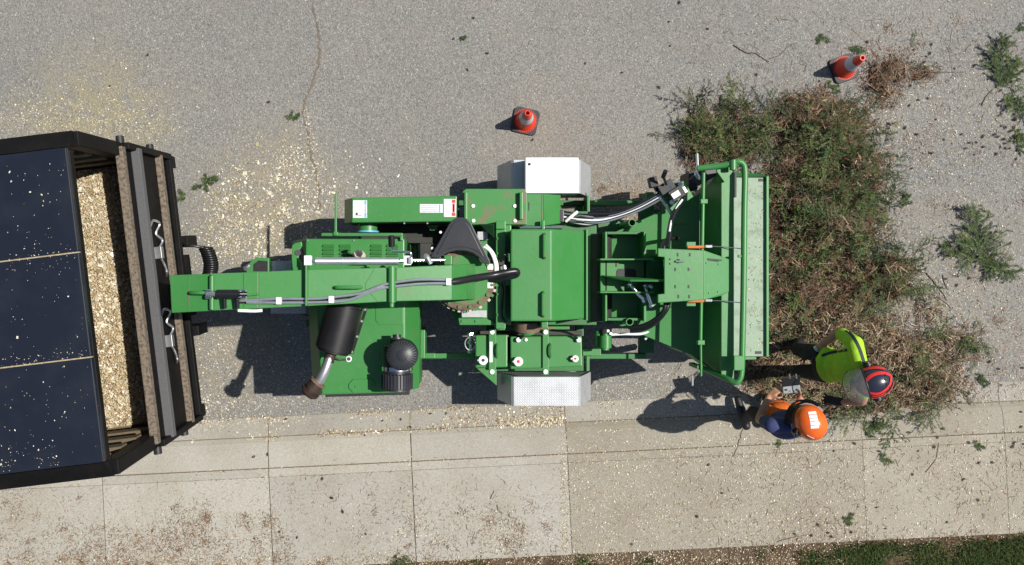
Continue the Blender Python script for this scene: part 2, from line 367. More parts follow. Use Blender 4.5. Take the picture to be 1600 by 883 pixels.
for s in (1, -1):
    hull('roof_chamfer', [T(l, s*n, z) for l in (-.002, LEN) for n, z in ((1.083, 3.22), (1.083, 3.17), (1.165, 3.07), (1.21, 3.07), (1.21, 3.1))], 'tblack', truck)
    tb('side_wall', .0, LEN, s*1.165, s*1.205, 1.0, 3.068, 'tblack')
    for z in (1.35, 1.65, 1.95, 2.25, 2.55, 2.85): tb('wall_board', .1, LEN-.1, s*1.09, s*1.163, z, z+.13, 'brownboard', b=.01)
    tb('corner_post', -.03, .08, s*1.10, s*1.209, 1.0, 3.066, 'tblack')
    for z in (2.28, 1.62): cyl('hinge_pin', T(-.02, s*1.2, z), T(-.02, s*1.26, z), .032, 'black', truck, n=12)
tb('rear_header', -.006, .05, -1.07, 1.07, 3.12, 3.179, 'tblack')
tb('front_wall', LEN, LEN+.05, -1.2, 1.2, 1.0, 3.18, 'tblack')
tb('bed_floor', .0, LEN, -1.16, 1.16, 1.0, 1.1, 'tblack')
gate = tb('tailgate', -.035, -.035+.03, -1.205, 1.205, 1.26, 2.29, 'tblack')
for (z, d, m, nm) in ((2.35, .02, 'dust_rail', 'top_rail'), (2.13, .07, 'grit', 'grit_strip'), (1.58, .05, 'dust_rail', 'middle_rail')):
    tb(nm, -.036-d, -.036 if nm != 'top_rail' else .005, -1.17, 1.17, z-.07, z, m, gate, b=.006)
for s in (1, -1): tb('gate_edge', -.085, -.036, s*1.15, s*1.205, 1.26, 2.28, 'tblack', gate)
tb('gate_foot', -.085, -.036, -1.149, 1.149, 1.26, 1.33, 'tblack', gate)
bmp = tb('rear_bumper', .08, .25, -1.2, 1.2, .82, .99, 'tblack')
for s in (1, -1): tb('chassis_rail', -.05, LEN+.8, s*.42-.05, s*.42+.05, .7, .99, 'tblack')
tb('hitch_plate', .1, .25, -.3, .3, .5, .82, 'tblack')
hitch = cyl('tow_hook', T(.1, 0, .6), T(-.42, 0, .6), .05, 'machinery', truck)
def wheel(c, r, wd, parent, ax=Vector((0, 1, 0)), name='wheel'):
    ty = bmesh.new(); n = 28; prof = [(r*.6, -wd/2), (r*.94, -wd/2), (r, -wd*.36), (r, wd*.36), (r*.94, wd/2), (r*.6, wd/2)]
    u = Vector((0, 0, 1)); v = ax.cross(u)
    rings = [[ty.verts.new(c + ax*z + (u*math.cos(2*math.pi*k/n) + v*math.sin(2*math.pi*k/n))*q) for k in range(n)] for q, z in prof]
    for a, b in zip(rings, rings[1:] + rings[:1]):
        for k in range(n): ty.faces.new((a[k], a[(k+1) % n], b[(k+1) % n], b[k]))
    t = finish(name, ty, 'black', parent, smooth='auto')
    cyl('rim', c - ax*wd*.4, c + ax*wd*.4, r*.61, 'steel', t, n=20)
    return t
for s in (1, -1):
    for q in (.98, .70): wheel(T(1.6, s*q, .5), .5, .26, truck, TN)
cyl('axle', T(1.6, -1, .5), T(1.6, 1, .5), .07, 'machinery', truck)
tb('axle_block', 1.5, 1.7, -.47, .47, .5, .8, 'machinery')
for n0 in (.32, -.42):                                               # gate latches with chains
    lt = box('gate_latch', T(-.07, n0, 1.85), (.06, .1, .06), 'steel', gate, rot=ta)
    ch = [T(-.1+dx, n0+dn, z) for dx, dn, z in ((.03, .03, 1.86), (.0, .1, 1.82), (.03, .16, 1.87), (0, .24, 1.84), (.02, .27, 1.92), (.04, .22, 1.96))]
    tube('chain', ch, .01, 'steel', gate, 6)
    ch = [T(-.1+dx, n0+dn, z) for dx, dn, z in ((.03, -.03, 1.84), (.03, -.1, 1.76), (0, -.16, 1.81), (.04, -.2, 1.72))]
    tube('chain', ch, .01, 'steel', gate, 6)
# trailer cable: socket, lead and coil between truck and chipper
cb = T(-.1, .45, 1.05); ce = W(383, 418, .85)
coil0 = W(322, 388, 1.0); coil1 = W(324, 440, .85)
P = [T(.09, .5, 1.0), W(292, 385, 1.08), W(300, 384, 1.1), W(314, 386, 1.04)]
for k in range(15*8+1):
    t = k/(15*8); a = t*15*2*math.pi; c = coil0.lerp(coil1, t); c.x += .04*math.sin(t*math.pi)
    P.append(c + Vector((math.cos(a)*.062, 0, math.sin(a)*.062)))
P += [W(350, 452, .8), W(400, 448, .78)]
bm = tube_bm(P, .013, 6); tcab = finish('trailer_cable', bm, 'hose', None, smooth=True, label='black coiled cable hanging between the truck bumper and the chipper drawbar', cat='cable')

# wood chip load inside the truck body
def load_mesh():
    n = 90; m2 = 60; V_ = []; 
    for i in range(n):
        for j in range(m2):
            l = .012 + i/(n-1)*(LEN-.03); q = -1.085 + j/(m2-1)*2.17
            z = 1.83 + .05*math.sin(l*2.1+.5)*math.cos(q*1.9) + .12*min(1, l/2.5) + random.uniform(-.012, .012)
            V_.append(T(l, q, z))
    bm = bmesh.new(); vs = [bm.verts.new(p) for p in V_]
    for i in range(n-1):
        for j in range(m2-1): bm.faces.new((vs[i*m2+j], vs[(i+1)*m2+j], vs[(i+1)*m2+j+1], vs[i*m2+j+1]))
    return bm
def chip_bed_mat():
    m = bpy.data.materials.new('chip_bed'); m.use_nodes = True; n = m.node_tree.nodes; l = m.node_tree.links; b = n['Principled BSDF']
    g = n.new('ShaderNodeNewGeometry'); vo = n.new('ShaderNodeTexVoronoi'); vo.inputs['Scale'].default_value = 75; l.new(g.outputs['Position'], vo.inputs['Vector'])
    r = n.new('ShaderNodeValToRGB'); e = r.color_ramp.elements
    e[0].color = (.26, .18, .09, 1); e[1].color = (.66, .56, .38, 1); e.new(.5).color = (.46, .35, .2, 1)
    l.new(vo.outputs['Color'], r.inputs[0]); l.new(r.outputs[0], b.inputs['Base Color']); b.inputs['Roughness'].default_value = .9
    bp = n.new('ShaderNodeBump'); bp.inputs['Strength'].default_value = 1; bp.inputs['Distance'].default_value = .02; l.new(vo.outputs['Distance'], bp.inputs['Height']); l.new(bp.outputs[0], b.inputs['Normal'])
    return m
M['chipbed'] = chip_bed_mat()
load = finish('wood_chip_load', load_mesh(), 'chipbed', None, kind='stuff', label='heap of pale wood chips filling the black truck body', cat='wood chips')

# ---------------------------------------------------------------- wood chipper
C = empty('wood_chipper', W(740, 437, 0), 'green towed wood chipper with long swivel discharge chute aimed into the truck', 'wood chipper')
# running gear
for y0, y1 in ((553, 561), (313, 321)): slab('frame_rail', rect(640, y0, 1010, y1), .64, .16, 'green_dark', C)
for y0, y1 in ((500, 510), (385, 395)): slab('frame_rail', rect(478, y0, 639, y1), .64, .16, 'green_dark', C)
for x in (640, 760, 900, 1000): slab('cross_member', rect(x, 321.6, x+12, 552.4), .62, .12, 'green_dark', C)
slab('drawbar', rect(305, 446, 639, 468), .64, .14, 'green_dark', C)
for s in (1, -1): hull('drawbar_brace', [(400, 457+s*12, .63), (410, 457+s*12, .63), (504, 448+s*50, .63), (490, 448+s*50, .63), (400, 457+s*12, .52), (410, 457+s*12, .52), (504, 448+s*50, .52), (490, 448+s*50, .52)], 'green_dark', C)
cyl('tow_eye', W(305, 457, .57), W(294, 457, .57), .045, 'machinery', C)
slab('deck_plate', [(420, 408), (456, 408), (456, 425), (478, 440), (478, 490), (423, 490)], .74, .05, 'plate', C, b=.003)
slab('jack_housing', [(384, 420), (392, 408), (402, 402), (420, 403), (420, 427), (386, 430)], .84, .2, 'green', C)
slab('jack_recess', [(396, 413), (404, 407), (418, 408), (418, 424), (396, 424)], .846, .02, 'black', C, b=0)
cyl('jack_leg', W(395, 470, .9), V(395, 470, .9, .0), .045, 'steel', C)
tube('jack_handle', [(382, 420, .92), (386, 418, .93), (390, 414, .93)], .02, 'steel', C)
cyl('axle', Vector((W(850, 0, .5).x, -1.04, .38)), Vector((W(850, 0, .5).x, .965, .38)), .05, 'machinery', C)
for yw in (-1.04, .965):
    c = Vector((W(850, 0, .5).x, yw, .38)); wheel(c, .38, .2, C)
# fenders: bent diamond plate shell
def fender(ya, yb, inner):
    prof = [(777, .5), (799, .93), (803, .95), (903, .95), (907, .93), (923, .5)]
    bm = bmesh.new(); A = [W(x, ya, h) for x, h in prof]; B = [W(x, yb, h) for x, h in prof]
    for p, q in zip(A, B): yy = W(0, ya, .95).y; p.y = yy; q.y = W(0, yb, .95).y
    def row(L, off):
        c = Vector((sum(p.x for p in L)/6, 0, .3)); return [p + Vector((((c.x-p.x)/abs(c.x-p.x) if i in (0, 5) else 0)*off, 0, 0 if i in (0, 5) else -off)) for i, p in enumerate(L)]
    A2 = row(A, .012); B2 = row(B, .012)
    va, vb, va2, vb2 = ([bm.verts.new(p) for p in L] for L in (A, B, A2, B2))
    for i in range(5):
        bm.faces.new((va[i], va[i+1], vb[i+1], vb[i])); bm.faces.new((va2[i], vb2[i], vb2[i+1], va2[i+1]))
        bm.faces.new((va[i], va2[i], va2[i+1], va[i+1])); bm.faces.new((vb[i], vb[i+1], vb2[i+1], vb2[i]))
    for i in (0, 5): bm.faces.new((va[i], vb[i], vb2[i], va2[i]))
    f = finish('fender', bm, 'plate', C)
    yi = W(0, inner, .95).y
    pts = [Vector((W(x, 0, h).x, yi+s*.004, h-.013)) for x, h in prof for s in (-1, 1)] + [Vector((W(x, 0, .5).x, yi+s*.004, .45)) for x in (777, 923) for s in (-1, 1)]
    hull('inner_panel', pts, 'plate', f, b=0)
    return f
fs = fender(589, 634, 590.5); fn = fender(250, 302, 301)
slab('tool_box', rect(821, 246, 904, 302), 1.16, .2, 'white', C, b=.008)
cyl('box_latch', W(827.5, 256.5, 1.158), W(827.5, 256.5, 1.17), .012, 'black', C, n=10, b=0)
# engine: radiator housing with louvres, hood, muffler, air cleaner
rad = frus('radiator_housing', [(478, 373), (632, 373), (632, 470), (478, 470)], 1.55, [(456, 378), (638, 376), (638, 472), (456, 472)], 1.22, 'green', C, .012)
slab('radiator_base', rect(459, 379, 636, 470), 1.225, .55, 'green', C)
for gx in (503, 529, 578, 603):
    for gy in (381.5, 387.5, 393.5, 399.5):
        w2 = 20; pts = [(gx+1, gy, 1.548), (gx+w2-1, gy, 1.548), (gx, gy+4, 1.548), (gx+w2, gy+4, 1.548), (gx+2, gy+3.2, 1.572), (gx+w2-2, gy+3.2, 1.572), (gx+1, gy+4.2, 1.57), (gx+w2-1, gy+4.2, 1.57)]
        hull('louvre', pts, 'green', rad, b=0)
        slab('louvre_slot', rect(gx+1, gy+4.3, gx+w2-1, gy+5.2), 1.551, .01, 'black', rad, b=0)
for k in range(4): hull('side_slot', [(461+k*3.6, 388, 1.3+k*.054), (462.6+k*3.6, 388, 1.325+k*.054), (461+k*3.6, 410, 1.3+k*.054), (462.6+k*3.6, 410, 1.325+k*.054), (461+k*3.6, 399, 1.31+k*.054+.012)], 'black', rad, b=0)
for x in (481, 553, 630): bolt(x, 376, 1.55, rad, .007)
slab('flange_bar', rect(502, 364, 629, 369), 1.6, .05, 'green', C)
slab('flange_post', rect(625, 364, 629, 376), 1.59, .3, 'green', C)
slab('guard_rod', rect(522.5, 303, 526, 366), 1.5, .025, 'green', C, b=.004)
slab('rod_post', rect(521, 362, 527.5, 368), 1.62, .3, 'green', C, b=.004)
hood = frus('engine_hood', [(495, 468), (633, 468), (633, 613), (503, 617)], 1.55, [(481, 470), (657, 470), (656, 607), (488, 611)], 1.27, 'green', C, .014)
slab('hood_skirt', [(483, 470), (655, 470), (654, 604), (490, 608)], 1.275, .5, 'green', C)
slab('hood_underside_shade', [(508, 613), (640, 610), (640, 617), (508, 620.5)], 1.2, .05, 'black', C)  # black slab paints in the shade under the hood's lower edge
slab('access_hatch', [(545, 600), (552, 592.5), (580, 592.5), (587, 600), (587, 607), (580, 614), (552, 614), (545, 607)], 1.562, .02, 'green', hood, .004)
for x, y in ((556, 604), (582, 603)): bolt(x, y, 1.562, hood, .007, 'green')
slab('raised_panel', [(587, 470), (630, 470), (630, 507), (592, 507), (587, 501)], 1.556, .015, 'green', hood, .003)
mf = cyl('muffler', (540, 474, 1.82), (520, 549, 1.8), .155, 'muffler', C, n=32, b=.02)
hull('heat_shield_flange', [(570, 480, 1.72), (575, 480, 1.72), (552, 553, 1.7), (546, 553, 1.7), (570, 480, 1.69), (575, 480, 1.69), (552, 553, 1.67), (546, 553, 1.67)], 'muffler', mf, b=0)
for x, y in ((571, 484), (565.5, 502), (558.5, 526), (550, 550)): bolt(x, y, 1.73, mf, .011, 'steel')
for s in (0, 1): box('muffler_saddle', W(532-s*8, 495+s*38, 1.6), (.26, .05, .14), 'machinery', C, b=.004)
ex = tube('exhaust_pipe', [(518, 550, 1.82), (514, 562, 1.84), (509, 576, 1.85), (502, 590, 1.85), (495, 600, 1.84)], .042, 'steel', C, 14)
tube('scorched_cuff', [(518, 551, 1.82), (516, 556, 1.83), (513, 566, 1.84)], .045, 'rustpipe', ex, 14)
cyl('exhaust_outlet', (497, 597, 1.84), (488, 608, 1.83), .062, 'rustpipe', ex, r1=.07)
cyl('outlet_cap', (488.5, 607.5, 1.83), (481, 616, 1.82), .085, 'rustpipe', ex, r1=.08, b=.02)
cyl('outlet_clamp', (497.5, 596, 1.84), (495, 599, 1.84), .074, 'rusty', ex)
tube('spring', [(520, 558, 1.62), (530, 562, 1.58), (541, 562, 1.57)], .008, 'rustpipe', C, 6)
cyl('grommet', W(545, 561, 1.545), W(545, 561, 1.562), .026, 'steel', hood); cyl('grommet_hole', W(545, 561, 1.55), W(545, 561, 1.566), .016, 'black', hood, b=0)
ac = cyl('air_cleaner', (620.5, 540, 1.74), (620.5, 583, 1.74), .128, 'blackplate', C, n=32, b=.015)
cyl('clamp_band', (620.5, 571.5, 1.74), (620.5, 579, 1.74), .132, 'chrome', ac, n=32)
acb = cyl('air_cleaner_cap', (620.5, 581, 1.74), (620.5, 610, 1.74), .13, 'blackplate', ac, n=32, b=.02)
for k in range(16):
    a = math.pi*k/15; c0 = W(620.5, 583, 1.74) + Vector((math.cos(a)*.13, 0, math.sin(a)*.13)); c1 = W(620.5, 607, 1.74) + Vector((math.cos(a)*.128, 0, math.sin(a)*.128))
    tube('cap_rib', [c0, c1], .006, 'blackplate', acb, 5)
cyl('intake_elbow', (620, 523, 1.72), (620.5, 545, 1.74), .066, 'blackplate', ac, n=20, b=.03)
pc = finish('pre_cleaner', lathe_bm([(.0, 1.86), (.12, 1.86), (.132, 1.875), (.132, 1.91), (.118, 1.945), (.08, 1.968), (.035, 1.98), (0, 1.982)], V(628, 555, 1.95, 0), 40), 'blackplate', ac, smooth='auto')
for k in range(32):
    a = 2*math.pi*k/32; c = V(628, 555, 1.95, 0); d = Vector((math.cos(a), math.sin(a), 0))
    tube('dome_rib', [c + d*.05 + Vector((0, 0, 1.977)), c + d*.09 + Vector((0, 0, 1.962)), c + d*.119 + Vector((0, 0, 1.944))], .005, 'greyrib', pc, 4, curve=False)
cyl('pre_cleaner_neck', V(628, 555, 1.95, 1.8), V(628, 555, 1.95, 1.87), .06, 'black', ac)
slab('hood_bracket', rect(656, 514, 664, 560), .9, .3, 'green', C); slab('bracket_foot', rect(655, 552, 680, 560), .72, .08, 'green', C)
# belt guard with stickers
bg_ = frus('belt_guard', [(550, 309), (714, 306), (716, 346), (550, 348)], 1.45, [(538, 312), (717, 309), (718, 349), (538, 350)], 1.15, 'green', C, .01)
slab('belt_guard_base', [(541, 313), (716, 311), (716, 347), (541, 348)], 1.152, .45, 'green_dark', C)
def sticker(x0, y0, x1, y1, h, blocks, parent, m='sticker', lines=0):
    s_ = slab('sticker', rect(x0, y0, x1, y1), h+.003, .006, m, parent, b=0)
    for bx in blocks: slab('print_block', rect(*bx[:4]), h+.0045, .003, bx[4], s_, b=0)
    return s_
sticker(551.5, 313, 573.5, 340.5, 1.45, [(569.5, 313.7, 572.5, 320, 'blue'), (569.5, 333, 572.5, 339.8, 'blue'), (570, 321, 572, 332, 'grey_label'), (555, 335.5, 566, 337, 'grey_label'), (556, 332.5, 559, 336, 'black')], bg_)
sticker(656, 319, 692, 332.5, 1.45, [(686, 320, 688, 332, 'blue'), (658, 321, 683, 322, 'grey_label'), (658, 324, 684, 325, 'grey_label'), (658, 327, 682, 328, 'grey_label'), (658, 330, 684, 331, 'grey_label')], bg_)
sticker(693.5, 311, 712.5, 339, 1.45, [(706, 312, 711.5, 317, 'red'), (706, 332.5, 711.5, 337.5, 'red'), (707, 318, 710.5, 332, 'red'), (708, 319.5, 709.6, 330.5, 'sticker'), (695, 324.6, 705, 325.3, 'grey_label')], bg_)
for x, y in ((716.5, 327), (632, 349), (668, 349)): bolt(x, y, 1.42, C, .008)
cyl('clutch_hub', (575, 349, 1.2), (575, 362, 1.2), .085, 'green', C); cyl('hub_ring', (575, 361, 1.2), (575, 363.5, 1.2), .1, 'blue', C)
hull('guard_tab', [(667, 352, 1.05), (685, 352, 1.05), (672, 360, 1.05), (682, 360, 1.05), (667, 352, 1.03), (685, 352, 1.03), (672, 360, 1.03), (682, 360, 1.03)], 'green', C, b=0)
# dark machinery seen between the panels
slab('engine_block', rect(560, 352, 700, 380), .85, .3, 'machinery', C); slab('drive_shaft_guard', rect(656, 380, 730, 470), .86, .25, 'machinery', C)
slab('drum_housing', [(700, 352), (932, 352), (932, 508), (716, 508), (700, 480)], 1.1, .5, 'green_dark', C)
# cover plate north of the drum
cv = slab('bearing_cover', [(728, 295), (819, 295), (823, 301), (823, 351), (726, 351), (723, 299)], 1.5, .05, 'green_dirt', C)
for x0, x1 in ((725.5, 730), (812, 817)):
    slab('cover_handle', rect(x0, 300, x1, 343), 1.56, .03, 'green', cv)
    for y in (300.5, 339): slab('handle_post', rect(x0, y, x1, y+4), 1.535, .045, 'green', cv, b=0)
for x, y in ((739.5, 322), (804.5, 322), (740, 345), (805, 345)): bolt(x, y, 1.5, cv, .017, 'white')
slab('side_box', [(727, 303), (849, 303), (849, 353), (727, 353)], 1.447, .5, 'green', C)
hull('side_box_slope', [(849.5, 303, 1.445), (849.5, 353, 1.445), (876, 305, 1.27), (876, 349, 1.27), V(849.5, 303, 1.445, .9), V(849.5, 353, 1.445, .9), V(876, 305, 1.27, .9), V(876, 349, 1.27, .9)], 'green', C)
slab('seam_strip', rect(846.5, 303.4, 849, 352.6), 1.451, .01, 'green_dirt', C, b=0); slab('slot', rect(825.5, 316, 827, 329), 1.4495, .006, 'black', C, b=0)
cyl('latch_bar', (812, 356, 1.5), (878, 356, 1.5), .016, 'chrome', C, n=10); slab('latch_slot', rect(810, 353.5, 845, 358.5), 1.47, .03, 'black', C, b=0)
slab('latch_clip', rect(846.5, 344, 851, 359), 1.54, .05, 'green', C)
# drum top, pedestal, ring
slab('drum_top', [(716, 400), (748, 372), (757, 353), (799, 351), (799, 505), (717, 505)], 1.5, .4, 'green', C, .01)
lp = slab('drum_lip', [(716, 497), (757, 497), (776, 505), (776, 508), (718, 508)], 1.55, .05, 'green', C)
for x in (722.5, 744): bolt(x, 502, 1.55, lp, .012, 'green')
slab('data_plate', rect(721.5, 485, 760, 496), 1.565, .02, 'grey_label', C, .002); slab('data_plate', rect(746, 362, 762, 375), 1.555, .06, 'grey_label', C, .002)
hull('corner_gusset', [(748, 350, 1.5), (772, 350, 1.5), (772, 372, 1.7), (772, 350, 1.7), (772, 372, 1.5)], 'green', C)
for y0, y1 in ((345, 515),): slab('hinge_column', rect(775, 346, 790, 514), 1.62, .4, 'green', C)
slab('hinge_foot', rect(776, 504, 789, 516), 1.5, .5, 'green', C); slab('hinge_ear', rect(775, 345, 790, 358), 1.66, .3, 'green', C)
for y in (373, 396, 446, 460, 492): bolt(778, y, 1.62, C, .01, 'green')
rg = cyl('swivel_ring', V(726, 437, 1.7, 1.5), V(726, 437, 1.7, 1.71), .213, 'green_dirt', C, n=48, b=.006)
cyl('ring_band', V(726, 437, 1.7, 1.6), V(726, 437, 1.7, 1.7), .262, 'rusty', rg, n=48, b=.004)
for k in range(36):
    a = 2*math.pi*k/36; d = Vector((math.cos(a), math.sin(a), 0)); c = V(726, 437, 1.7, 1.64)
    box('ring_tooth', c + d*.272, (.024, .024, .03), 'green_dirt' if k % 2 else 'tan', rg, rot=a, b=0)
for k in range(16):
    a = 2*math.pi*(k+.5)/16; d = Vector((math.cos(a), math.sin(a), 0))
    cyl('bolt', V(726, 437, 1.7, 1.69) + d*.235, V(726, 437, 1.7, 1.718) + d*.235, .015, 'green', rg, n=6, b=0)
# discharge chute: bent sheet-metal segments
segs = [(743, 412, 468, 1.74), (730, 412.5, 468, 1.98), (706, 414, 469, 2.19), (613, 418, 471, 2.265), (476, 421.5, 478.5, 2.36), (404, 425, 482, 2.4), (328, 427.5, 485.5, 2.43)]
chute = None; dep = .27
names = ['elbow_panel', 'elbow_panel', 'chute_base', 'chute_middle', 'chute_upper', 'chute_upper']
for i in range(len(segs)-1):
    a, b = segs[i], segs[i+1]; pts = []
    for (x, y0, y1, h) in (a, b):
        lowd = min(dep, h-1.66)
        pts += [W(x, y0, h), W(x, y1, h), V(x, y0, h, h-lowd), V(x, y1, h, h-lowd)]
    hull(names[i], pts, 'green', C, b=.006)
dfl = hull('chute_deflector', [(327, 428, 2.43), (327, 486, 2.43), (265, 430, 2.4), (268, 489, 2.4), V(327, 428, 2.43, 2.16), V(327, 486, 2.43, 2.16), V(265, 430, 2.4, 2.24), V(268, 489, 2.4, 2.24)], 'green', C)
for x in (294, ): slab('weld_seam', rect(x, 429.5, x+1.2, 487), 2.418, .004, 'green_dirt', dfl, b=0)
def ch_h(x): xs = [s[0] for s in segs][::-1] ; return float(np.interp(x, [265]+xs, [2.4]+[s[3] for s in segs][::-1]))
def ch_y(x, f): xs = [s[0] for s in segs][::-1]; return float(np.interp(x, [265]+xs, [430+58*f]+[s[1]+(s[2]-s[1])*f for s in segs][::-1]))
cyl('hinge_pin', W(331, 431, 2.455), W(331, 484, 2.455), .02, 'green', C)
for y in (432, 483): slab('hinge_gap', rect(326, y-2, 331, y+2.5), 2.436, .01, 'black', C, b=0)
cyl('hinge_tube', W(612.5, 416, 2.295), W(612.5, 473, 2.295), .03, 'green', C); cyl('hinge_end', W(612, 473, 2.26), W(612, 480, 2.26), .02, 'green', C)
slab('hinge_collar', rect(606, 415.5, 621, 420), 2.31, .06, 'green', C)
slab('chute_rib', rect(476.5, 410, 479.5, 478), 2.43, .12, 'green', C, b=.003)
for x in (404, 380.5, 619): slab('weld_seam', rect(x, ch_y(x, .03), x+1, ch_y(x, .97)), ch_h(x)+.006, .008, 'green_dirt', C, b=0)
sp_ = [W(x, y, ch_h(x)+.006) for x, y in ((586, 419), (571, 444), (571, 450), (590, 471), (608, 418.5), (608, 471))]
hull('seam_plate', sp_ + [p - Vector((0, 0, .02)) for p in sp_], 'green', C, b=0)
def grab(x0, x1, y, parent=C):
    h0, h1 = ch_h(x0), ch_h(x1)
    tube('grab_handle', [W(x0, y, h0-.01), W(x0+1.5, y, h0+.05), W((x0+x1)/2, y, (h0+h1)/2+.07), W(x1-1.5, y, h1+.05), W(x1, y, h1-.01)], .014, 'green', parent, 8)
grab(525, 564, 449); grab(297, 322, 457.5, C)
slab('lifting_lug', [(456, 384), (460, 380), (471, 377.5), (472, 384), (467, 392), (466, 404), (470, 410), (470, 441), (464, 439), (458, 428), (455.5, 405)], 2.3, .03, 'green', C)
cyl('lug_hole', W(465.5, 395, 2.29), W(465.5, 395, 2.304), .024, 'black', C, b=0)
# lift actuator along the chute
act = cyl('lift_cylinder', (492, 408, 2.4), (623, 408, 2.24), .03, 'steel', C, n=20)
cyl('cylinder_collar', (533, 408, 2.35), (536, 408, 2.346), .034, 'steel', act, n=20)
cyl('cylinder_rod', (480, 408, 2.41), (492.5, 408, 2.4), .013, 'chrome', act); cyl('cylinder_rod', (623, 407.5, 2.24), (694, 406.5, 2.12), .015, 'chrome', act)
for x, z in ((481.5, 2.41), (637, 2.22)): box('clevis', W(x, 407, z), (.055, .075, .05), 'white', act); 
box('clevis_pin', W(641, 407, 2.25), (.03, .05, .04), 'steel', act)
tube('rope_cleat', [(664, 400, 2.2), (668, 402, 2.21), (673, 412, 2.2)], .02, 'steel', act)
slab('actuator_mount', rect(694, 399, 706, 414), 2.13, .4, 'green', C)
tube('crank_handle', [(612, 384, 2.3), (612.5, 391, 2.28), (618, 393, 2.27), (638, 394, 2.26), (642, 396, 2.26), (643, 402, 2.25)], .009, 'chrome', C)
cyl('crank_grip', (611.5, 368, 2.32), (612, 385, 2.3), .026, 'hose', C, n=14)
cyl('vent_pipe', W(560, 403, 1.75), W(564, 394, 1.8), .05, 'tan', C, b=.03); slab('vent_slot', rect(543, 396, 560, 404), 1.556, .01, 'black', rad, b=0)
# deflector cylinder and steel hydraulic lines
dc = cyl('deflector_cylinder', (338, 459.5, 2.51), (374, 459.5, 2.5), .034, 'hose', C)
for x in (326, 380):
    for y in (455, 464): cyl('pin_head', W(x-5, y, ch_h(x)+.06), W(x+5, y, ch_h(x)+.06), .016, 'chrome', dc, n=10)
cyl('cylinder_rod', (322, 459.5, 2.5), (338, 459.5, 2.51), .017, 'steel', dc); cyl('cylinder_eye', (374, 459.5, 2.5), (386, 459.5, 2.48), .02, 'hose', dc)
for x in (350, 370): cyl('port', W(x, 462, 2.49), W(x+1, 482, 2.47), .017, 'hose', dc)
slab('cylinder_gusset', [(296, 458.5), (322, 457), (322, 461.5), (306, 461)], 2.46, .06, 'green', C, .002); slab('cylinder_gusset', [(384, 460), (404, 457), (404, 461), (384, 463)], 2.45, .06, 'green', C, .002)
L1 = [(372, 470, 0), (392, 469, 0), (440, 467, 0), (490, 467, 0), (522, 464, 0), (564.6, 458, 0), (602, 444.4, 0), (652, 437, 0), (697, 437.5, 0)]
L2 = [(372, 485, 0), (396, 486, 0), (410, 485, 0)]
L3 = [(385, 472.5, 0), (440, 473, 0), (515, 472, 0), (547, 468, 0), (589.5, 452.5, 0), (614, 448, 0), (660, 443.5, 0), (697, 443, 0)]
for L, m in ((L1, 'steel'), (L3, 'steel')):
    tube('hydraulic_line', [W(x, y, ch_h(x)+.03) for x, y, _ in L], .011, m, C, 8)
tube('hydraulic_line', [W(x, y, ch_h(x)-.02) for x, y, _ in L2], .013, 'white', C)
tube('hydraulic_hose', [W(x, y+3, ch_h(x)+.012) for x, y, _ in L1], .008, 'hose', C)
for x, y in ((436, 470), (518, 468), (701, 440.5)): box('line_clamp', W(x, y, ch_h(x)+.03), (.04, .055, .05), 'white', C)
tube('hose_sleeve', [(703, 441, 2.17), (720, 438.5, 2.12), (745, 434, 2.0), (770, 430, 1.92), (792, 425.5, 1.9), (806, 424, 1.88), (806, 429, 1.86), (790, 433, 1.84), (776, 435, 1.78)], .03, 'hose', C, 12)
for d in (0, 3.2): tube('white_hose', [(756+d, 386-d, 1.72), (765+d, 392, 1.74), (771+d, 403, 1.74), (774+d, 416, 1.72), (774+d, 428, 1.7)], .011, 'white', C)
for y in (417, 446): box('ring_bracket', W(766, y, 1.7), (.05, .05, .03), 'white', C)
tube('cable', [(781, 438, 1.66), (786, 450, 1.66), (785, 470, 1.65), (784, 492, 1.65), (790, 503, 1.64), (797, 506, 1.6)], .009, 'hose', C)
cyl('solenoid', (787, 415, 1.7), (789, 424, 1.7), .035, 'steel', C); box('valve_body', W(784, 411, 1.68), (.06, .04, .06), 'machinery', C)
tube('wire', [(784, 409, 1.72), (785, 401, 1.75), (789, 398, 1.76), (792, 401, 1.74), (796, 408, 1.7)], .006, 'hose', C)
tube('valve_stem', [(795, 397, 1.9), (795.5, 408, 1.85)], .008, 'green', C); slab('valve_bracket', rect(790, 416, 803, 446), 1.66, .06, 'green', C)
# rubber flap guard beside the ring
fl = slab('rubber_guard', [(672, 402), (702, 350), (708, 343), (715, 339.5), (722, 339.5), (730, 342.5), (736, 349), (766, 409), (764.5, 412.5), (754, 411.5), (748, 402), (739, 395.5), (728, 392), (714, 391.5), (702, 394), (692, 399), (685, 404)], 1.86, .05, 'blackplate', C)
slab('guard_inlay', [(682, 398), (706, 352), (712, 346), (720, 344.5), (728, 348), (733, 354), (757, 403), (750, 396), (740, 390), (728, 386.5), (714, 386), (701, 389), (691, 394)], 1.866, .02, 'blackplate', fl, .004)
for x, y in ((690, 366), (677, 391)): bolt(x-1.5, y-3, 1.8, fl, .012, 'white')
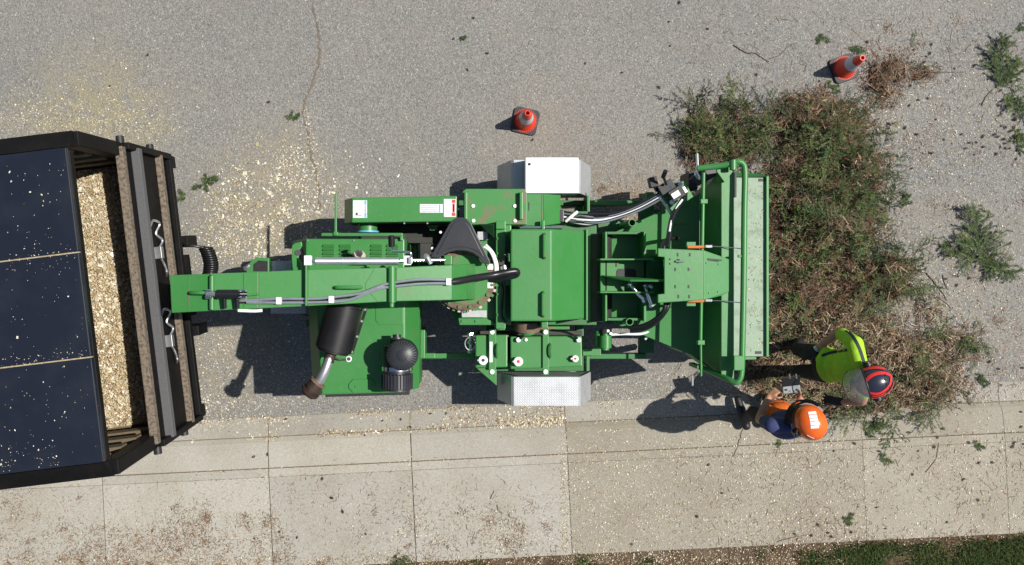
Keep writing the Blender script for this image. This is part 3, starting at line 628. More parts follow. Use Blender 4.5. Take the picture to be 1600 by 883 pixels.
# feed cover (light green hood, sloped face to the right)
fc = hull('feed_cover', [(798, 358, 1.8), (862, 358, 1.8), (862, 502, 1.8), (798, 502, 1.8), (916, 361, 1.42), (916, 498, 1.42)] + [V(798, y, 1.8, 1.15) for y in (358, 502)] + [V(916, y, 1.42, 1.15) for y in (361, 498)], 'green', C, .014)
slab('cover_edge', rect(915.6, 358, 918.4, 501), 1.47, .35, 'green', C, .002)
for x, y0, y1 in ((850.5, 366, 403), (848.5, 457, 494)): tube('cover_handle', [W(x, y0, 1.8), W(x, y0+2, 1.84), W(x, y1-2, 1.84), W(x, y1, 1.8)], .015, 'green_dirt', fc, 8, curve=False)
slab('cover_bracket', rect(846, 500, 856, 513), 1.5, .3, 'green', C); cyl('drum_bearing', W(824, 500, 1.2), W(824, 516, 1.18), .12, 'rusty', C); cyl('bearing_cap', W(824, 515, 1.18), W(824, 520, 1.17), .075, 'green', C)
slab('bearing_shelf', rect(790, 510, 890, 515), .95, .05, 'green_dirt', C)
# feed roller and yoke
cyl('feed_roller', W(934, 366, 1.0), W(934, 502, 1.0), .13, 'machinery', C)
for x0, x1 in ((945.5, 948.5), (1006, 1009.5)): slab('roller_plate', rect(x0, 362, x1, 502), 1.32, .5, 'green', C, .003)
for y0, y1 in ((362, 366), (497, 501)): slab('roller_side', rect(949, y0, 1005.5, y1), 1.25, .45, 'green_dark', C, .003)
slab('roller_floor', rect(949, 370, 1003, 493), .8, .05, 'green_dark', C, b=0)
slab('roller_tab', rect(950, 390, 955, 399), 1.02, .03, 'white', C, .002)
yk = slab('yoke_plate', rect(938, 407, 1037, 455.5), 1.32, .04, 'green', C)
for y0, y1 in ((404, 406.6), (455.8, 458)): slab('yoke_side', rect(938, y0, 1022, y1), 1.5, .24, 'green', C, .003)
slab('yoke_opening', [(963, 424), (966, 420), (991, 420), (994, 424), (994, 433), (963, 433)], 1.324, .01, 'black', yk, b=0); slab('yoke_slot', rect(962, 408.5, 964, 417), 1.324, .01, 'black', yk, b=0)
hull('yoke_fin', [(940, 431, 1.36), (962, 437, 1.42), (985, 440, 1.62), (1050, 440.5, 1.72), (1050, 437.5, 1.72), (985, 437, 1.62), (940, 430, 1.36), V(985, 438.5, 1.6, 1.33), V(1050, 439, 1.72, 1.33), V(940, 431, 1.36, 1.325)], 'green', C, .002)
for P_ in ([(984, 444, 1.45), (990, 451, 1.47), (998, 460, 1.46), (1007, 469, 1.44)], [(1009, 446, 1.45), (1011, 456, 1.47), (1014, 466, 1.46), (1018, 477, 1.44)]):
    t_ = tube('hydraulic_fitting', P_, .018, 'chrome', C, 10)
    for q in (0, 3): p = W(*P_[q]); cyl('fitting_nut', p-Vector((.006, -.01, 0)), p+Vector((.008, -.012, 0)), .027, 'chrome', t_, n=6, b=0)
cyl('fitting_nut', W(1014, 445, 1.48), W(1020, 449, 1.48), .02, 'steel', C, n=6); slab('fitting_base', rect(1006, 438, 1018, 446), 1.46, .1, 'machinery', C)
for x, y, h, z0 in ((988, 348, 1.3, .7), (984, 503, 1.3, .7), (1070.5, 546, 1.05, .45)):
    p = V(x, y, h, 0); bm = lathe_bm([(.034, z0), (.034, h), (.027, h), (.027, h-.15), (0, h-.15)], p, 20); finish('stake_pocket', bm, 'green', C, smooth='auto')
    # dark inside comes from depth
# winch cover
wc = slab('winch_cover', [(1028, 388), (1099, 391), (1099, 469), (1028, 473.5), (1028, 460), (1038, 459), (1038, 402), (1028, 401)], 1.75, .03, 'green', C)
hull('winch_nose', [(1099.3, 391, 1.749), (1099.3, 469, 1.749), (1128, 401, 1.68), (1139, 405, 1.66), (1139, 456, 1.66), (1128, 462, 1.68)] + [W(*p)-Vector((0, 0, .03)) for p in ((1099.3, 391, 1.749), (1099.3, 469, 1.749), (1128, 401, 1.68), (1139, 405, 1.66), (1139, 456, 1.66), (1128, 462, 1.68))], 'green', C, .004)
for x, y in ((1059, 398), (1078, 398), (1055, 421), (1076, 421), (1055, 448), (1076, 448), (1060, 463.5), (1077, 463.5)): slab('slot', rect(x-1.2, y-2.7, x+1.2, y+2.7), 1.753, .008, 'black', wc, b=0)
tube('latch_pin', [(1056, 408.5, 1.765), (1070, 408.5, 1.765)], .008, 'steel', wc); slab('latch', rect(1060, 405, 1062.5, 411), 1.77, .02, 'black', wc, b=0)
for x, y in ((1048, 405), (1048, 412), (1104, 411), (1123, 413), (1108, 458), (1122, 456)): bolt(x, y, 1.75 if x < 1099 else float(np.interp(x, [1099, 1139], [1.747, 1.66])), wc, .008, 'green')
slab('winch_slot', [(1105, 403.5), (1128, 405.5), (1128, 408), (1105, 407)], 1.738, .02, 'black', C, b=0)
for y0, y1 in ((394, 397.5), (462, 465.5)): slab('winch_side', rect(1040, y0, 1096, y1), 1.718, .62, 'green', C, .003)
cyl('winch_drum', W(1070, 399, 1.5), W(1070, 461, 1.5), .1, 'machinery', C)
for y in (386, 470.5):
    slab('strap_bracket', rect(1073, y-8 if y < 400 else y, 1087, y+1 if y < 400 else y+8), 1.5, .05, 'green', C, .003)
    tube('orange_strap', [(1074, y, 1.56), (1090, y, 1.56), (1100, y-.5, 1.56)], .013, 'orange_strap', C)
    box('snap_hook', W(1107, y-1, 1.56), (.06, .025, .02), 'chrome', C); tube('cable', [(1111, y-1, 1.56), (1132, y, 1.6), (1160, y+3, 1.66)], .004, 'steel', C)
# infeed hopper
hp = hull('hopper_roof', [(940, 372, 1.0), (1003, 352, 1.03), (1093, 303, 1.08), (1093, 560, 1.08), (1022, 505, 1.03), (945, 499, 1.0)] + [W(*p)-Vector((0, 0, .03)) for p in ((940, 372, 1.0), (1003, 352, 1.03), (1093, 303, 1.08), (1093, 560, 1.08), (1022, 505, 1.03), (945, 499, 1.0))], 'green', C, .004)
slab('roof_plate', rect(1052, 324, 1077, 350), 1.075, .02, 'green', hp, .003)
def sheet(name, pts, m, th=.02, b=.003):
    P_ = [W(*p) if not isinstance(p, Vector) else p for p in pts]; nn = (P_[1]-P_[0]).cross(P_[2]-P_[0]).normalized()*th
    bm = prism_bm(P_, [p - nn for p in P_]); bmesh.ops.recalc_face_normals(bm, faces=bm.faces); bev(bm, b); return finish(name, bm, m, C)
sheet('mouth_riser', [(1093.5, 303, 1.085), (1093.5, 560, 1.085), (1128, 588, 1.54), (1128, 268, 1.54)], 'green')
slab('mouth_flange', rect(1127, 262, 1147, 592), 1.57, .06, 'green', C, .005)
slab('flange_gusset', [(1120, 258), (1147, 256), (1147, 266), (1132, 285), (1120, 268)], 1.6, .03, 'green', C, .004)
for s, ya, yb, yc in ((1, 352, 303, 264), (-1, 505, 560, 590)):
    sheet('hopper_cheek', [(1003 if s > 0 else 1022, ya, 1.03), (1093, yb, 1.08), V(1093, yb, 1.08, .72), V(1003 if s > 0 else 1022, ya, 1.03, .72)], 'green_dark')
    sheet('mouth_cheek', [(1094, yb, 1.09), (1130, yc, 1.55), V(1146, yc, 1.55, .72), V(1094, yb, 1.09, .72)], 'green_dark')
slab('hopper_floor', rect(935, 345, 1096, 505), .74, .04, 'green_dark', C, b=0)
slab('rear_crossbar', rect(1010.5, 300, 1022, 552), .62, .12, 'green_dark', C)
tbl = slab('feed_table', rect(1097, 276, 1197, 557), .75, .04, 'worn', C, .004)
slab('table_lip', rect(1197.3, 275, 1201.5, 558), .785, .1, 'green', C, .006)
hull('table_side', [(1150, 269, .84), (1190, 271.5, .84), (1199, 276, .8), (1150, 275.7, .8), V(1150, 275.7, .8, .69), V(1199, 275.7, .8, .69)], 'green', C)
hull('table_side', [(1120, 557.6, .8), (1182, 557.6, .8), (1182, 562, .8), (1120, 564, .8), V(1120, 558, .8, .69), V(1182, 558, .8, .69)], 'green', C)
for (x, y) in ((1190, 281.5), (1185, 551)): slab('warning_label', rect(x-5, y-2.2, x+5, y+2.2), .7525, .004, 'machinery', tbl, b=0)
for y in (330, 437, 520): hull('table_brace', [(1180, y-3, .7), (1180, y+3, .7), (1015, y-3, .6), (1015, y+3, .6), (1180, y-3, .66), (1180, y+3, .66), (1015, y-3, .52), (1015, y+3, .52)], 'green_dark', C)
# control hoop and linkage
tube('control_bar', [(1090, 263, 1.6), (1118, 260, 1.63), (1140, 256.5, 1.66), (1152, 252.5, 1.68), (1161, 256.5, 1.68), (1164, 272, 1.68), (1163, 330, 1.68), (1162, 437, 1.68), (1160, 540, 1.68), (1159, 575, 1.68), (1156.5, 591, 1.68), (1150, 597.5, 1.67), (1138, 593, 1.62), (1120, 585, 1.5), (1092, 573, 1.3)], .026, 'green', C, 12)
slab('bar_plate', rect(1147, 556, 1162.5, 579), 1.73, .03, 'green', C); cyl('bar_knuckle', W(1145.5, 250, 1.68), W(1145.5, 266, 1.68), .03, 'green', C)
slab('bar_stay', rect(1153, 398, 1168, 402.5), 1.69, .02, 'green', C); slab('bumper_strip', rect(1147.6, 269, 1151, 308), 1.55, .1, 'black', C, .002)
cyl('linkage_rod', W(1099.5, 262, 1.5), W(1094.5, 536, 1.5), .016, 'green', C, n=12)
for x, y in ((1099, 315), (1094.5, 535)): box('rod_collar', W(x, y, 1.5), (.06, .04, .06), 'green', C)
cyl('linkage_rod', W(1095, 535, 1.45), W(1095.5, 588, 1.45), .011, 'green', C, n=10)
slab('rod_foot', rect(1089, 571, 1098, 577), 1.44, .3, 'green', C); cyl('safety_lever', W(1082, 586, 1.4), W(1082, 603, 1.4), .008, 'steel', C, n=8)
cyl('lever_post', W(1089, 240, 1.55), W(1090, 262, 1.55), .012, 'steel', C, n=8)
slab('side_pad', [(1078, 280), (1090, 268), (1124, 258), (1124, 272), (1092, 290)], 1.3, .04, 'blackplate', C); slab('side_mount', rect(1076, 268, 1090, 296), 1.05, .35, 'machinery', C)
tube('side_clip', [(1087, 268, 1.4), (1089, 274, 1.42), (1093, 279, 1.4)], .018, 'steel', C)
# valve bank with hoses, north of the hopper
vp = slab('valve_plate', [(1022, 294), (1069, 282.5), (1083.5, 307.5), (1050, 330)], 1.32, .02, 'green', C, .004)
ang = math.radians(32)
slab('valve_post', [(1045, 302), (1060, 296), (1064, 304), (1050, 310)], 1.3, .7, 'green_dark', C)
box('valve_block', W(1056, 303, 1.38), (.13, .1, .12), 'machinery', vp, rot=ang); box('valve_block', W(1040, 293, 1.37), (.14, .09, .1), 'black', vp, rot=ang)
box('valve_label', W(1056, 304, 1.45), (.075, .05, .006), 'sticker', vp, rot=ang, b=0); box('valve_cap', W(1067, 298, 1.38), (.05, .06, .07), 'steel', vp, rot=ang)
for x, y in ((1046, 294), (1050, 316), (1066, 303), (1063, 288)): cyl('fitting', W(x, y, 1.33), W(x, y, 1.42), .022, 'chrome', vp, n=8)
tube('valve_lever', [(1041, 288, 1.45), (1038, 280, 1.55), (1036, 276, 1.56)], .012, 'hose', vp); tube('valve_lever', [(1036, 277, 1.56), (1040, 267, 1.62)], .02, 'hose', vp)
box('lever_knob', W(1020, 285, 1.4), (.07, .09, .1), 'black', vp, rot=.2); tube('valve_lever', [(1020, 288, 1.42), (1026, 298, 1.36)], .014, 'hose', vp)
tube('chrome_strut', [(1031, 306, 1.36), (1040, 320, 1.38), (1050, 336, 1.38)], .016, 'chrome', vp)
slab('hose_bracket', rect(873, 328, 881, 347), 1.28, .2, 'blackplate', C); slab('hose_shelf', rect(881.5, 330, 918, 352), 1.12, .04, 'green_dark', C)
for k in range(6):
    dy = k*2.6; tube('hydraulic_hose', [(881, 331+dy, 1.22), (905, 334+dy+random.uniform(-2, 2), 1.25), (935, 337+dy*.9+random.uniform(-2, 2), 1.27), (965, 333+dy*.6, 1.28), (1000, 319+dy*.7, 1.3), (1034, 300+dy*.8, 1.36)], .012, ('hose', 'steel', 'hose', 'white', 'hose', 'steel')[k], C)
tube('white_hose', [(890, 346, 1.2), (915, 350, 1.22), (932, 348, 1.24), (945, 342, 1.24)], .011, 'white', C); tube('white_hose', [(884, 346, 1.25), (892, 339, 1.27), (902, 331, 1.25)], .014, 'white', C)
slab('rail_post', rect(917.5, 306, 921.5, 331), .95, .3, 'green', C, .003)
tube('hydraulic_hose', [(1069, 308, 1.4), (1060, 322, 1.45), (1051, 338, 1.5), (1046, 360, 1.55), (1043, 388, 1.6)], .022, 'hose', C); tube('white_hose', [(1066, 312, 1.44), (1056, 327, 1.48), (1049, 345, 1.53), (1046, 362, 1.58)], .01, 'white', C)
for d in (0, 5.5): tube('hydraulic_hose', [(985, 512+d, 1.15), (1005, 509+d, 1.2), (1024, 499+d, 1.25), (1038+d*.6, 484, 1.3), (1040+d, 468, 1.3)], .02, 'hose', C)
tube('hydraulic_hose', [(1030, 400, 1.5), (1040, 376, 1.3), (1060, 372, 1.2)], .02, 'hose', C)
tube('white_hose', [(955, 523, 1.0), (975, 522, 1.02), (1000, 522, 1.03), (1018, 518, 1.02), (1008, 530, .98)], .012, 'white', C)
# tanks on the south side
ta_ = slab('hydraulic_tank', [(743, 524), (793, 523), (793, 574), (743, 575)], 1.15, .45, 'green', C, .012)
tb_ = slab('fuel_tank', [(797.5, 526), (909, 525), (910, 573), (798, 577)], 1.17, .45, 'green', C, .012)
for x0, x1, y0, y1, p, x2 in ((764, 775, 514, 587, ta_, 769), (848, 857.5, 514, 586, tb_, 852.5)):
    st = slab('tank_strap', rect(x0, y0, x1, y1), 1.195, .02, 'green', p, .003)
    for y in (519, 581): cyl('strap_bolt', W(x2, y, 1.19), W(x2, y, 1.215), .022, 'white', st, n=12)
for x, y, r, p, q in ((755, 563, .042, ta_, 'black'), (810, 565, .042, tb_, 'red'), (899, 560.5, .03, tb_, 'red')):
    cp = cyl('filler_cap', W(x, y, 1.15), W(x, y, 1.235), r, 'white', p); cyl('cap_mark', W(x, y, 1.233), W(x, y, 1.238), r*.35, q, cp, b=0)
    box('cap_tab', W(x-r*170/1.3, y, 1.22), (.04, .016, .012), 'white', cp)
for x, p in ((774, ta_), (857.5, tb_)): tube('tank_handle', [W(x, 537, 1.15), W(x+2.5, 540, 1.22), W(x+3, 548, 1.235), W(x+2.5, 556, 1.22), W(x, 560, 1.15)], .012, 'green', p)
slab('sight_label', rect(765, 534, 769.5, 566), 1.2, .006, 'white', ta_, b=0)
for P_ in ([(810, 531, 1.2), (818, 525, 1.23), (828, 519, 1.2), (842, 516, 1.1)], [(904, 531, 1.2), (896, 524, 1.23), (880, 518, 1.2), (862, 516, 1.1)]):
    t_ = tube('fuel_hose', P_, .011, 'hose', tb_); p = W(*P_[0]); cyl('hose_fitting', p-Vector((0, 0, .05)), p+Vector((0, 0, .02)), .022, 'white', t_, n=10)
cyl('plug', W(822, 531, 1.165), W(822, 531, 1.19), .015, 'white', tb_, n=8)
for y0, y1 in ((514, 523), ): slab('tank_shelf', rect(745, 517, 910, 524), .95, .04, 'machinery', C)
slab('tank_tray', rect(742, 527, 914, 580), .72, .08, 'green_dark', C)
hull('fender_gusset', [(744, 575, .8), (748, 574, .8), (776, 603, .8), (776, 598, .8), (744, 575, .6), (776, 603, .6), (776, 575, .8), (776, 575, .6)], 'green_dirt', C)
cv_ = cyl('ball_valve', W(735, 522, 1.0), W(736, 552, 1.0), .018, 'chrome', C, n=10)
for y in (523, 535, 549): cyl('valve_nut', W(735.3, y-2.5, 1.0), W(735.5, y+2.5, 1.0), .032, 'chrome', cv_, n=6)
finish('valve_wheel', tube_bm([W(735, 537, 1.05) + Vector((.05*math.cos(a), .06*math.sin(a), 0)) for a in np.linspace(0, 2*math.pi, 17)], .006, 6), 'steel', cv_)
hull('frame_wedge', [(655, 553, .7), (742, 551, .7), (742, 560, .7), (655, 560, .7), (655, 553, .642), (742, 551, .642), (742, 560, .642), (655, 560, .642)], 'green', C)
slab('tail_bar', rect(910.5, 545, 939, 556), .78, .1, 'green', C); slab('tail_post', rect(916.5, 556.5, 921, 580), .76, .08, 'green', C, .003)
fl_ = cyl('oil_filter', W(946, 521, 1.0), W(946, 547, 1.0), .056, 'green', C, b=.02); cyl('filter_head', W(946, 514, 1.0), W(946, 521.5, 1.0), .045, 'machinery', C); cyl('filter_pipe', W(935, 517, .95), W(935, 541, .95), .035, 'green_dark', C)
for x, y in ((950, 517), (954, 521)): bolt(x, y, 1.05, C, .014, 'white')

# ---------------------------------------------------------------- traffic cones
M['cone'] = mat('cone_plastic', (.8, .055, .02), .4, var=(.68, .045, .018), vscale=20, vamt=.6)
M['coneband'] = mat('cone_reflective', (.55, .56, .62), .35, .1)
M['conebase'] = mat('cone_rubber', (.03, .03, .032), .65, var=(.06, .057, .053), vscale=16, vamt=.6)
def cone(x, y, rot, label, tip=(0, 0)):
    p = W(x, y, 0); e = empty('traffic_cone', p, label, 'cone', None); e.rotation_euler.z = 0
    def at(bm): bmesh.ops.rotate(bm, verts=bm.verts, matrix=Matrix.Rotation(rot, 3, 'Z')); bmesh.ops.translate(bm, verts=bm.verts, vec=p); return bm
    r, c = .135, .045; out = []
    for cx_, cy_, a0 in ((r-c, r-c, 0), (-(r-c), r-c, 90), (-(r-c), -(r-c), 180), (r-c, -(r-c), 270)):
        for k in range(6): a = math.radians(a0+k*18); out.append(Vector((cx_+c*math.cos(a), cy_+c*math.sin(a), 0)))
    bm = prism_bm([v*.97+Vector((0, 0, .03)) for v in out], [v.copy() for v in out]); base = finish('base', at(bm), 'conebase', e)
    def rr(z): return float(np.interp(z, [.03, .045, .46], [.112, .1, .027]))
    for nm, z0, z1, m, g in (('body', .028, .2, 'cone', 0), ('reflective_band', .2, .335, 'coneband', .0015), ('tip', .335, .455, 'cone', 0)):
        prof = [(rr(z0)+g, z0)] + ([(rr(.045), .045)] if nm == 'body' else []) + [(rr(z1)+g, z1)]
        if nm == 'tip': prof += [(rr(z1)-.001, .46), (.02, .46), (.02, .37), (0, .37)]
        finish(nm, at(lathe_bm(prof, Vector((0, 0, 0)), 36)), m, e, smooth='auto')
    for k in range(36):
        a = 2*math.pi*k/36; bm = box_bm((math.cos(a)*.119, math.sin(a)*.119, .032), (.012, .006, .006), a); finish('moulded_tooth', at(bm), 'cone', base)
    return e
cone(820.5, 189.5, math.radians(-13), 'orange traffic cone with white band standing on bare asphalt by the chipper')
cone(1318, 107.5, math.radians(20), 'orange traffic cone with white band beside the top of the branch pile')

# ---------------------------------------------------------------- people
SK = {'skin': mat('skin', (.48, .235, .15), .55, var=(.4, .18, .11), vscale=25, vamt=.6),
      'hivis': mat('hi_vis_shirt', (.36, .64, .025), .8, var=(.29, .53, .02), vscale=14, vamt=.7, bump=.5, bscale=16),
      'trousers': mat('black_trousers', (.014, .014, .016), .85, var=(.03, .03, .033), vscale=20, vamt=.6, bump=.5, bscale=22),
      'boot': mat('oxblood_boot', (.06, .022, .018), .5, var=(.03, .015, .013), vscale=20, vamt=.7),
      'shoe': mat('black_shoe', (.012, .012, .013), .5),
      'glove': mat('black_glove', (.013, .013, .014), .7, bump=.3, bscale=60),
      'orange': mat('orange_shirt', (.72, .15, .015), .85, var=(.62, .12, .012), vscale=12, vamt=.7, bump=.5, bscale=16),
      'blue': mat('navy_shirt', (.035, .045, .13), .8, var=(.06, .065, .14), vscale=10, vamt=.7, bump=.5, bscale=16),
      'hair': mat('dark_hair', (.02, .014, .01), .6), 'white': M['white']}
ORDER = list(SK)
def capsule(bm, a, b, ra, rb, n=14):
    d = b-a; L = d.length; d = d.normalized() if L > 1e-6 else Vector((0, 0, 1)); pts = []; rs = []
    for k in range(5): t = math.pi/2*(1-k/4); pts.append(a - d*ra*math.sin(t)); rs.append(max(.001, ra*math.cos(t)))
    for k in range(5): t = math.pi/2*k/4; pts.append(b + d*rb*math.sin(t)); rs.append(max(.001, rb*math.cos(t)))
    tube_bm(pts, rs, n, bm)
def ellips(bm, c, r, rot=Matrix.Identity(3)):
    g = bmesh.ops.create_uvsphere(bm, u_segments=20, v_segments=12, radius=1)
    for v in g['verts']: v.co = Vector(c) + rot @ Vector((v.co.x*r[0], v.co.y*r[1], v.co.z*r[2]))
def body(name, prims, parent, vox=.0085):
    """prims: (tag, kind, ...) fused into one continuous surface by a voxel remesh; each face takes the cloth of the nearest limb"""
    bm = bmesh.new()
    for p in prims:
        if p[1] == 'c': capsule(bm, p[2], p[3], p[4], p[5])
        else: ellips(bm, p[2], p[3], p[4] if len(p) > 4 else Matrix.Identity(3))
    me = bpy.data.meshes.new(name); bm.to_mesh(me); bm.free(); o = bpy.data.objects.new(name, me); COL.objects.link(o)
    md = o.modifiers.new('r', 'REMESH'); md.mode = 'VOXEL'; md.voxel_size = vox; md.use_smooth_shade = True
    sm = o.modifiers.new('s', 'SMOOTH'); sm.factor = .5; sm.iterations = 4
    dg = bpy.context.evaluated_depsgraph_get(); m2 = bpy.data.meshes.new_from_object(o.evaluated_get(dg)); bpy.data.objects.remove(o)
    m2.name = name; m2.materials.clear()
    for k in ORDER: m2.materials.append(SK[k])
    n = len(m2.polygons); cen = np.empty(n*3); m2.polygons.foreach_get('center', cen); cen = cen.reshape(-1, 3)
    best = np.full(n, 1e9); idx = np.zeros(n, int)
    for p in prims:
        if p[1] == 'c':
            a, b = np.array(p[2]), np.array(p[3]); d = b-a; t = np.clip(((cen-a)@d)/max(1e-9, d@d), 0, 1)
            dist = np.linalg.norm(cen-(a+t[:, None]*d), axis=1) - (p[4]+(p[5]-p[4])*t)
        else:
            Rm = np.array(p[4] if len(p) > 4 else Matrix.Identity(3)); q = ((cen-np.array(p[2]))@Rm)/np.array(p[3]); dist = (np.linalg.norm(q, axis=1)-1)*min(p[3])
        k = dist < best; best[k] = dist[k]; idx[k] = ORDER.index(p[0])
    m2.polygons.foreach_set('material_index', idx.astype(np.int32)); m2.polygons.foreach_set('use_smooth', [True]*n)
    ctr = wloc(parent); m2.transform(Matrix.Translation(-ctr))
    o = bpy.data.objects.new(name, m2); return link(o, parent)
def hand(prims, wrist, d, palm_n, tag, curl=.5, side=1, s=1.0):
    """palm + four fingers + thumb; d = pointing direction, palm_n = palm normal, side = which side the thumb leaves"""
    d = d.normalized(); pn = (palm_n - d*palm_n.dot(d)).normalized(); sd = d.cross(pn)*side
    pc_ = wrist + d*.05*s
    for k in (-1.5, -.5, .5, 1.5): prims.append((tag, 'c', wrist + d*.012*s + sd*k*.013*s, wrist + d*.088*s + sd*k*.019*s, .014*s, .0125*s))
    for k, L in ((-1.5, .062), (-.5, .075), (.5, .08), (1.5, .07)):
        a = wrist + d*.09*s + sd*k*.0205*s; sp = sd*k*.1
        m1 = (d*math.cos(curl*.5) + pn*math.sin(curl*.5) + sp).normalized(); m2_ = (d*math.cos(curl*1.3) + pn*math.sin(curl*1.3) + sp).normalized()
        b = a + m1*L*.5*s; c = b + m2_*L*.55*s
        prims += [(tag, 'c', a, b, .0095*s, .009*s), (tag, 'c', b, c, .009*s, .0078*s)]
    a = wrist + d*.028*s + sd*.026*s; b = a + (d*.55 + sd*.8).normalized()*.045*s; c = b + (d*.85 + sd*.35 + pn*.4).normalized()*.035*s
    prims += [(tag, 'c', a, b, .0125*s, .0105*s), (tag, 'c', b, c, .0105*s, .009*s)]
BODIES = []
def figure(name, label, J, cl, face, lean=(0, 0)):
    """J: joint positions (world); cl: cloth per region"""
    base = (J['footL']+J['footR'])/2; base.z = 0; e = empty('person', base, label, 'person')
    pr = []; a = pr.append
    pel, chest, neck, head = J['pelvis'], J['chest'], J['neck'], J['head']
    across = (J['shR']-J['shL']).normalized()
    fwd = Vector((face[0], face[1], 0)).normalized(); sd = Vector((-fwd.y, fwd.x, 0)); rot = Matrix((fwd, sd, Vector((0, 0, 1)))).transposed()
    wd = pel.lerp(chest, .45)
    a((cl['hip'], 'e', pel, (.12, .165, .12), rot)); a((cl['low'], 'e', wd, (.118, .155, .17), rot)); a((cl['top'], 'e', chest, (.132, .175, .19), rot))
    a((cl['low'], 'e', pel+Vector((0, 0, .1)), (.125, .168, .075), rot))
    for s_ in ('L', 'R'):
        sh, el, wr = J['sh'+s_], J['el'+s_], J['wr'+s_]; kn, an, ft = J['kn'+s_], J['an'+s_], J['foot'+s_]
        hipj = pel + sd*(.09 if s_ == 'L' else -.09) - Vector((0, 0, .04))
        a((cl['top'], 'c', neck.lerp(sh, .25)-Vector((0, 0, .02)), sh, .068, .072)); a((cl['top'], 'c', chest+Vector((0, 0, .06)), sh-Vector((0, 0, .03)), .1, .07))
        mid = sh.lerp(el, cl['sleeve'+s_] if 'sleeve'+s_ in cl else cl['sleeve']); a((cl['top'], 'c', sh, mid, .07, .062))
        a((cl['arm'], 'c', mid.lerp(sh, .1), el, .047, .043)); a((cl['arm'], 'c', el, el.lerp(wr, .35), .043, .042)); a((cl['arm'], 'c', el.lerp(wr, .35), wr, .042, .029))
        a((cl['leg'], 'c', hipj, kn, .092, .066)); a((cl['leg'], 'c', kn, an+Vector((0, 0, .03)), .066, .052))
        fd = J.get('toe'+s_, ft + fwd*.2); a((cl['foot'], 'c', an - Vector((0, 0, .02)), ft + Vector((0, 0, .045)), .05, .046)); hd = (fd-ft).normalized()
        a((cl['foot'], 'c', ft - hd*.05 + Vector((0, 0, .045)), ft.lerp(fd, .55) + Vector((0, 0, .046)), .046, .047)); a((cl['foot'], 'c', ft.lerp(fd, .5) + Vector((0, 0, .043)), fd + Vector((0, 0, .038)), .047, .036))
        hand(pr, wr, J['hd'+s_], J['pn'+s_], cl['hand'+s_], cl.get('curl', .6), J['ts'+s_], 1.2 if cl['hand'+s_] == 'glove' else 1.05)
    a(('skin', 'c', neck - Vector((0, 0, .03)), head - Vector((0, 0, .06)), .056, .056))
    a(('skin', 'e', head, (.098, .078, .118), rot)); hf = J['look'].normalized()
    a(('skin', 'e', head + hf*.035 - Vector((0, 0, .065)), (.065, .056, .055), rot))                       # jaw
    a(('skin', 'c', head + hf*.09 + Vector((0, 0, .005)), head + hf*.112 - Vector((0, 0, .03)), .011, .016))  # nose
    for q in (-1, 1): a(('skin', 'e', head + sd*q*.078 - Vector((0, 0, .015)), (.022, .011, .032), rot))    # ears
    a(('hair', 'e', head - hf*.018 + Vector((0, 0, .035)), (.092, .08, .1), rot))
    if 'belly' in cl: a((cl['belly'], 'e', wd + fwd*.05 - Vector((0, 0, .01)), (.125, .16, .15), rot)); a((cl['belly'], 'e', pel + fwd*.06 + Vector((0, 0, .06)), (.12, .168, .12), rot))
    e_body = body('body', pr, e); BODIES.append(e_body)
    for q in (-1, 1):
        ec = head + hf*.088 + sd*q*.032 + Vector((0, 0, .005)); finish('eye', lathe_bm([(0, -.011), (.009, -.006), (.011, 0), (.009, .006), (0, .011)], ec, 10), 'white', e, smooth=True)
    return e, rot
def helmet_bm(c, q, r=(.155, .13, .14), brim=.03, n=32):
    """shell with a short brim; q = 3x3 orientation (x forward)"""
    bm = bmesh.new(); rings = []
    for k in range(11):
        t = math.pi/2*k/10; rings.append([(r[0]*math.cos(t), r[1]*math.cos(t), r[2]*math.sin(t))])
    prof = [(math.cos(math.pi/2*k/10), math.sin(math.pi/2*k/10)) for k in range(11)]
    R_ = []
    for cr, z in prof:
        if cr < 1e-6: R_.append([bm.verts.new(c + q @ Vector((0, 0, z*r[2])))])
        else: R_.append([bm.verts.new(c + q @ Vector((cr*r[0]*math.cos(a), cr*r[1]*math.sin(a), z*r[2]))) for a in np.linspace(0, 2*math.pi, n, endpoint=False)])
    low = [bm.verts.new(c + q @ Vector(((r[0]*1.0+brim*(max(0, math.cos(a))**2 + .12))*math.cos(a), (r[1]+brim*.12)*math.sin(a), -.022 - .012*max(0, math.cos(a))))) for a in np.linspace(0, 2*math.pi, n, endpoint=False)]
    R_.insert(0, low)
    for A, B in zip(R_, R_[1:]):
        for k in range(n):
            if len(B) == 1: bm.faces.new((A[k], A[(k+1) % n], B[0]))
            else: bm.faces.new((A[k], A[(k+1) % n], B[(k+1) % n], B[k]))
    return bm
def on_shell(c, q, r, u, v, lift):            # point on the shell: u = angle round from front, v = latitude
    return c + q @ Vector(((r[0]+lift)*math.cos(v)*math.cos(u), (r[1]+lift)*math.cos(v)*math.sin(u), (r[2]+lift)*math.sin(v)))
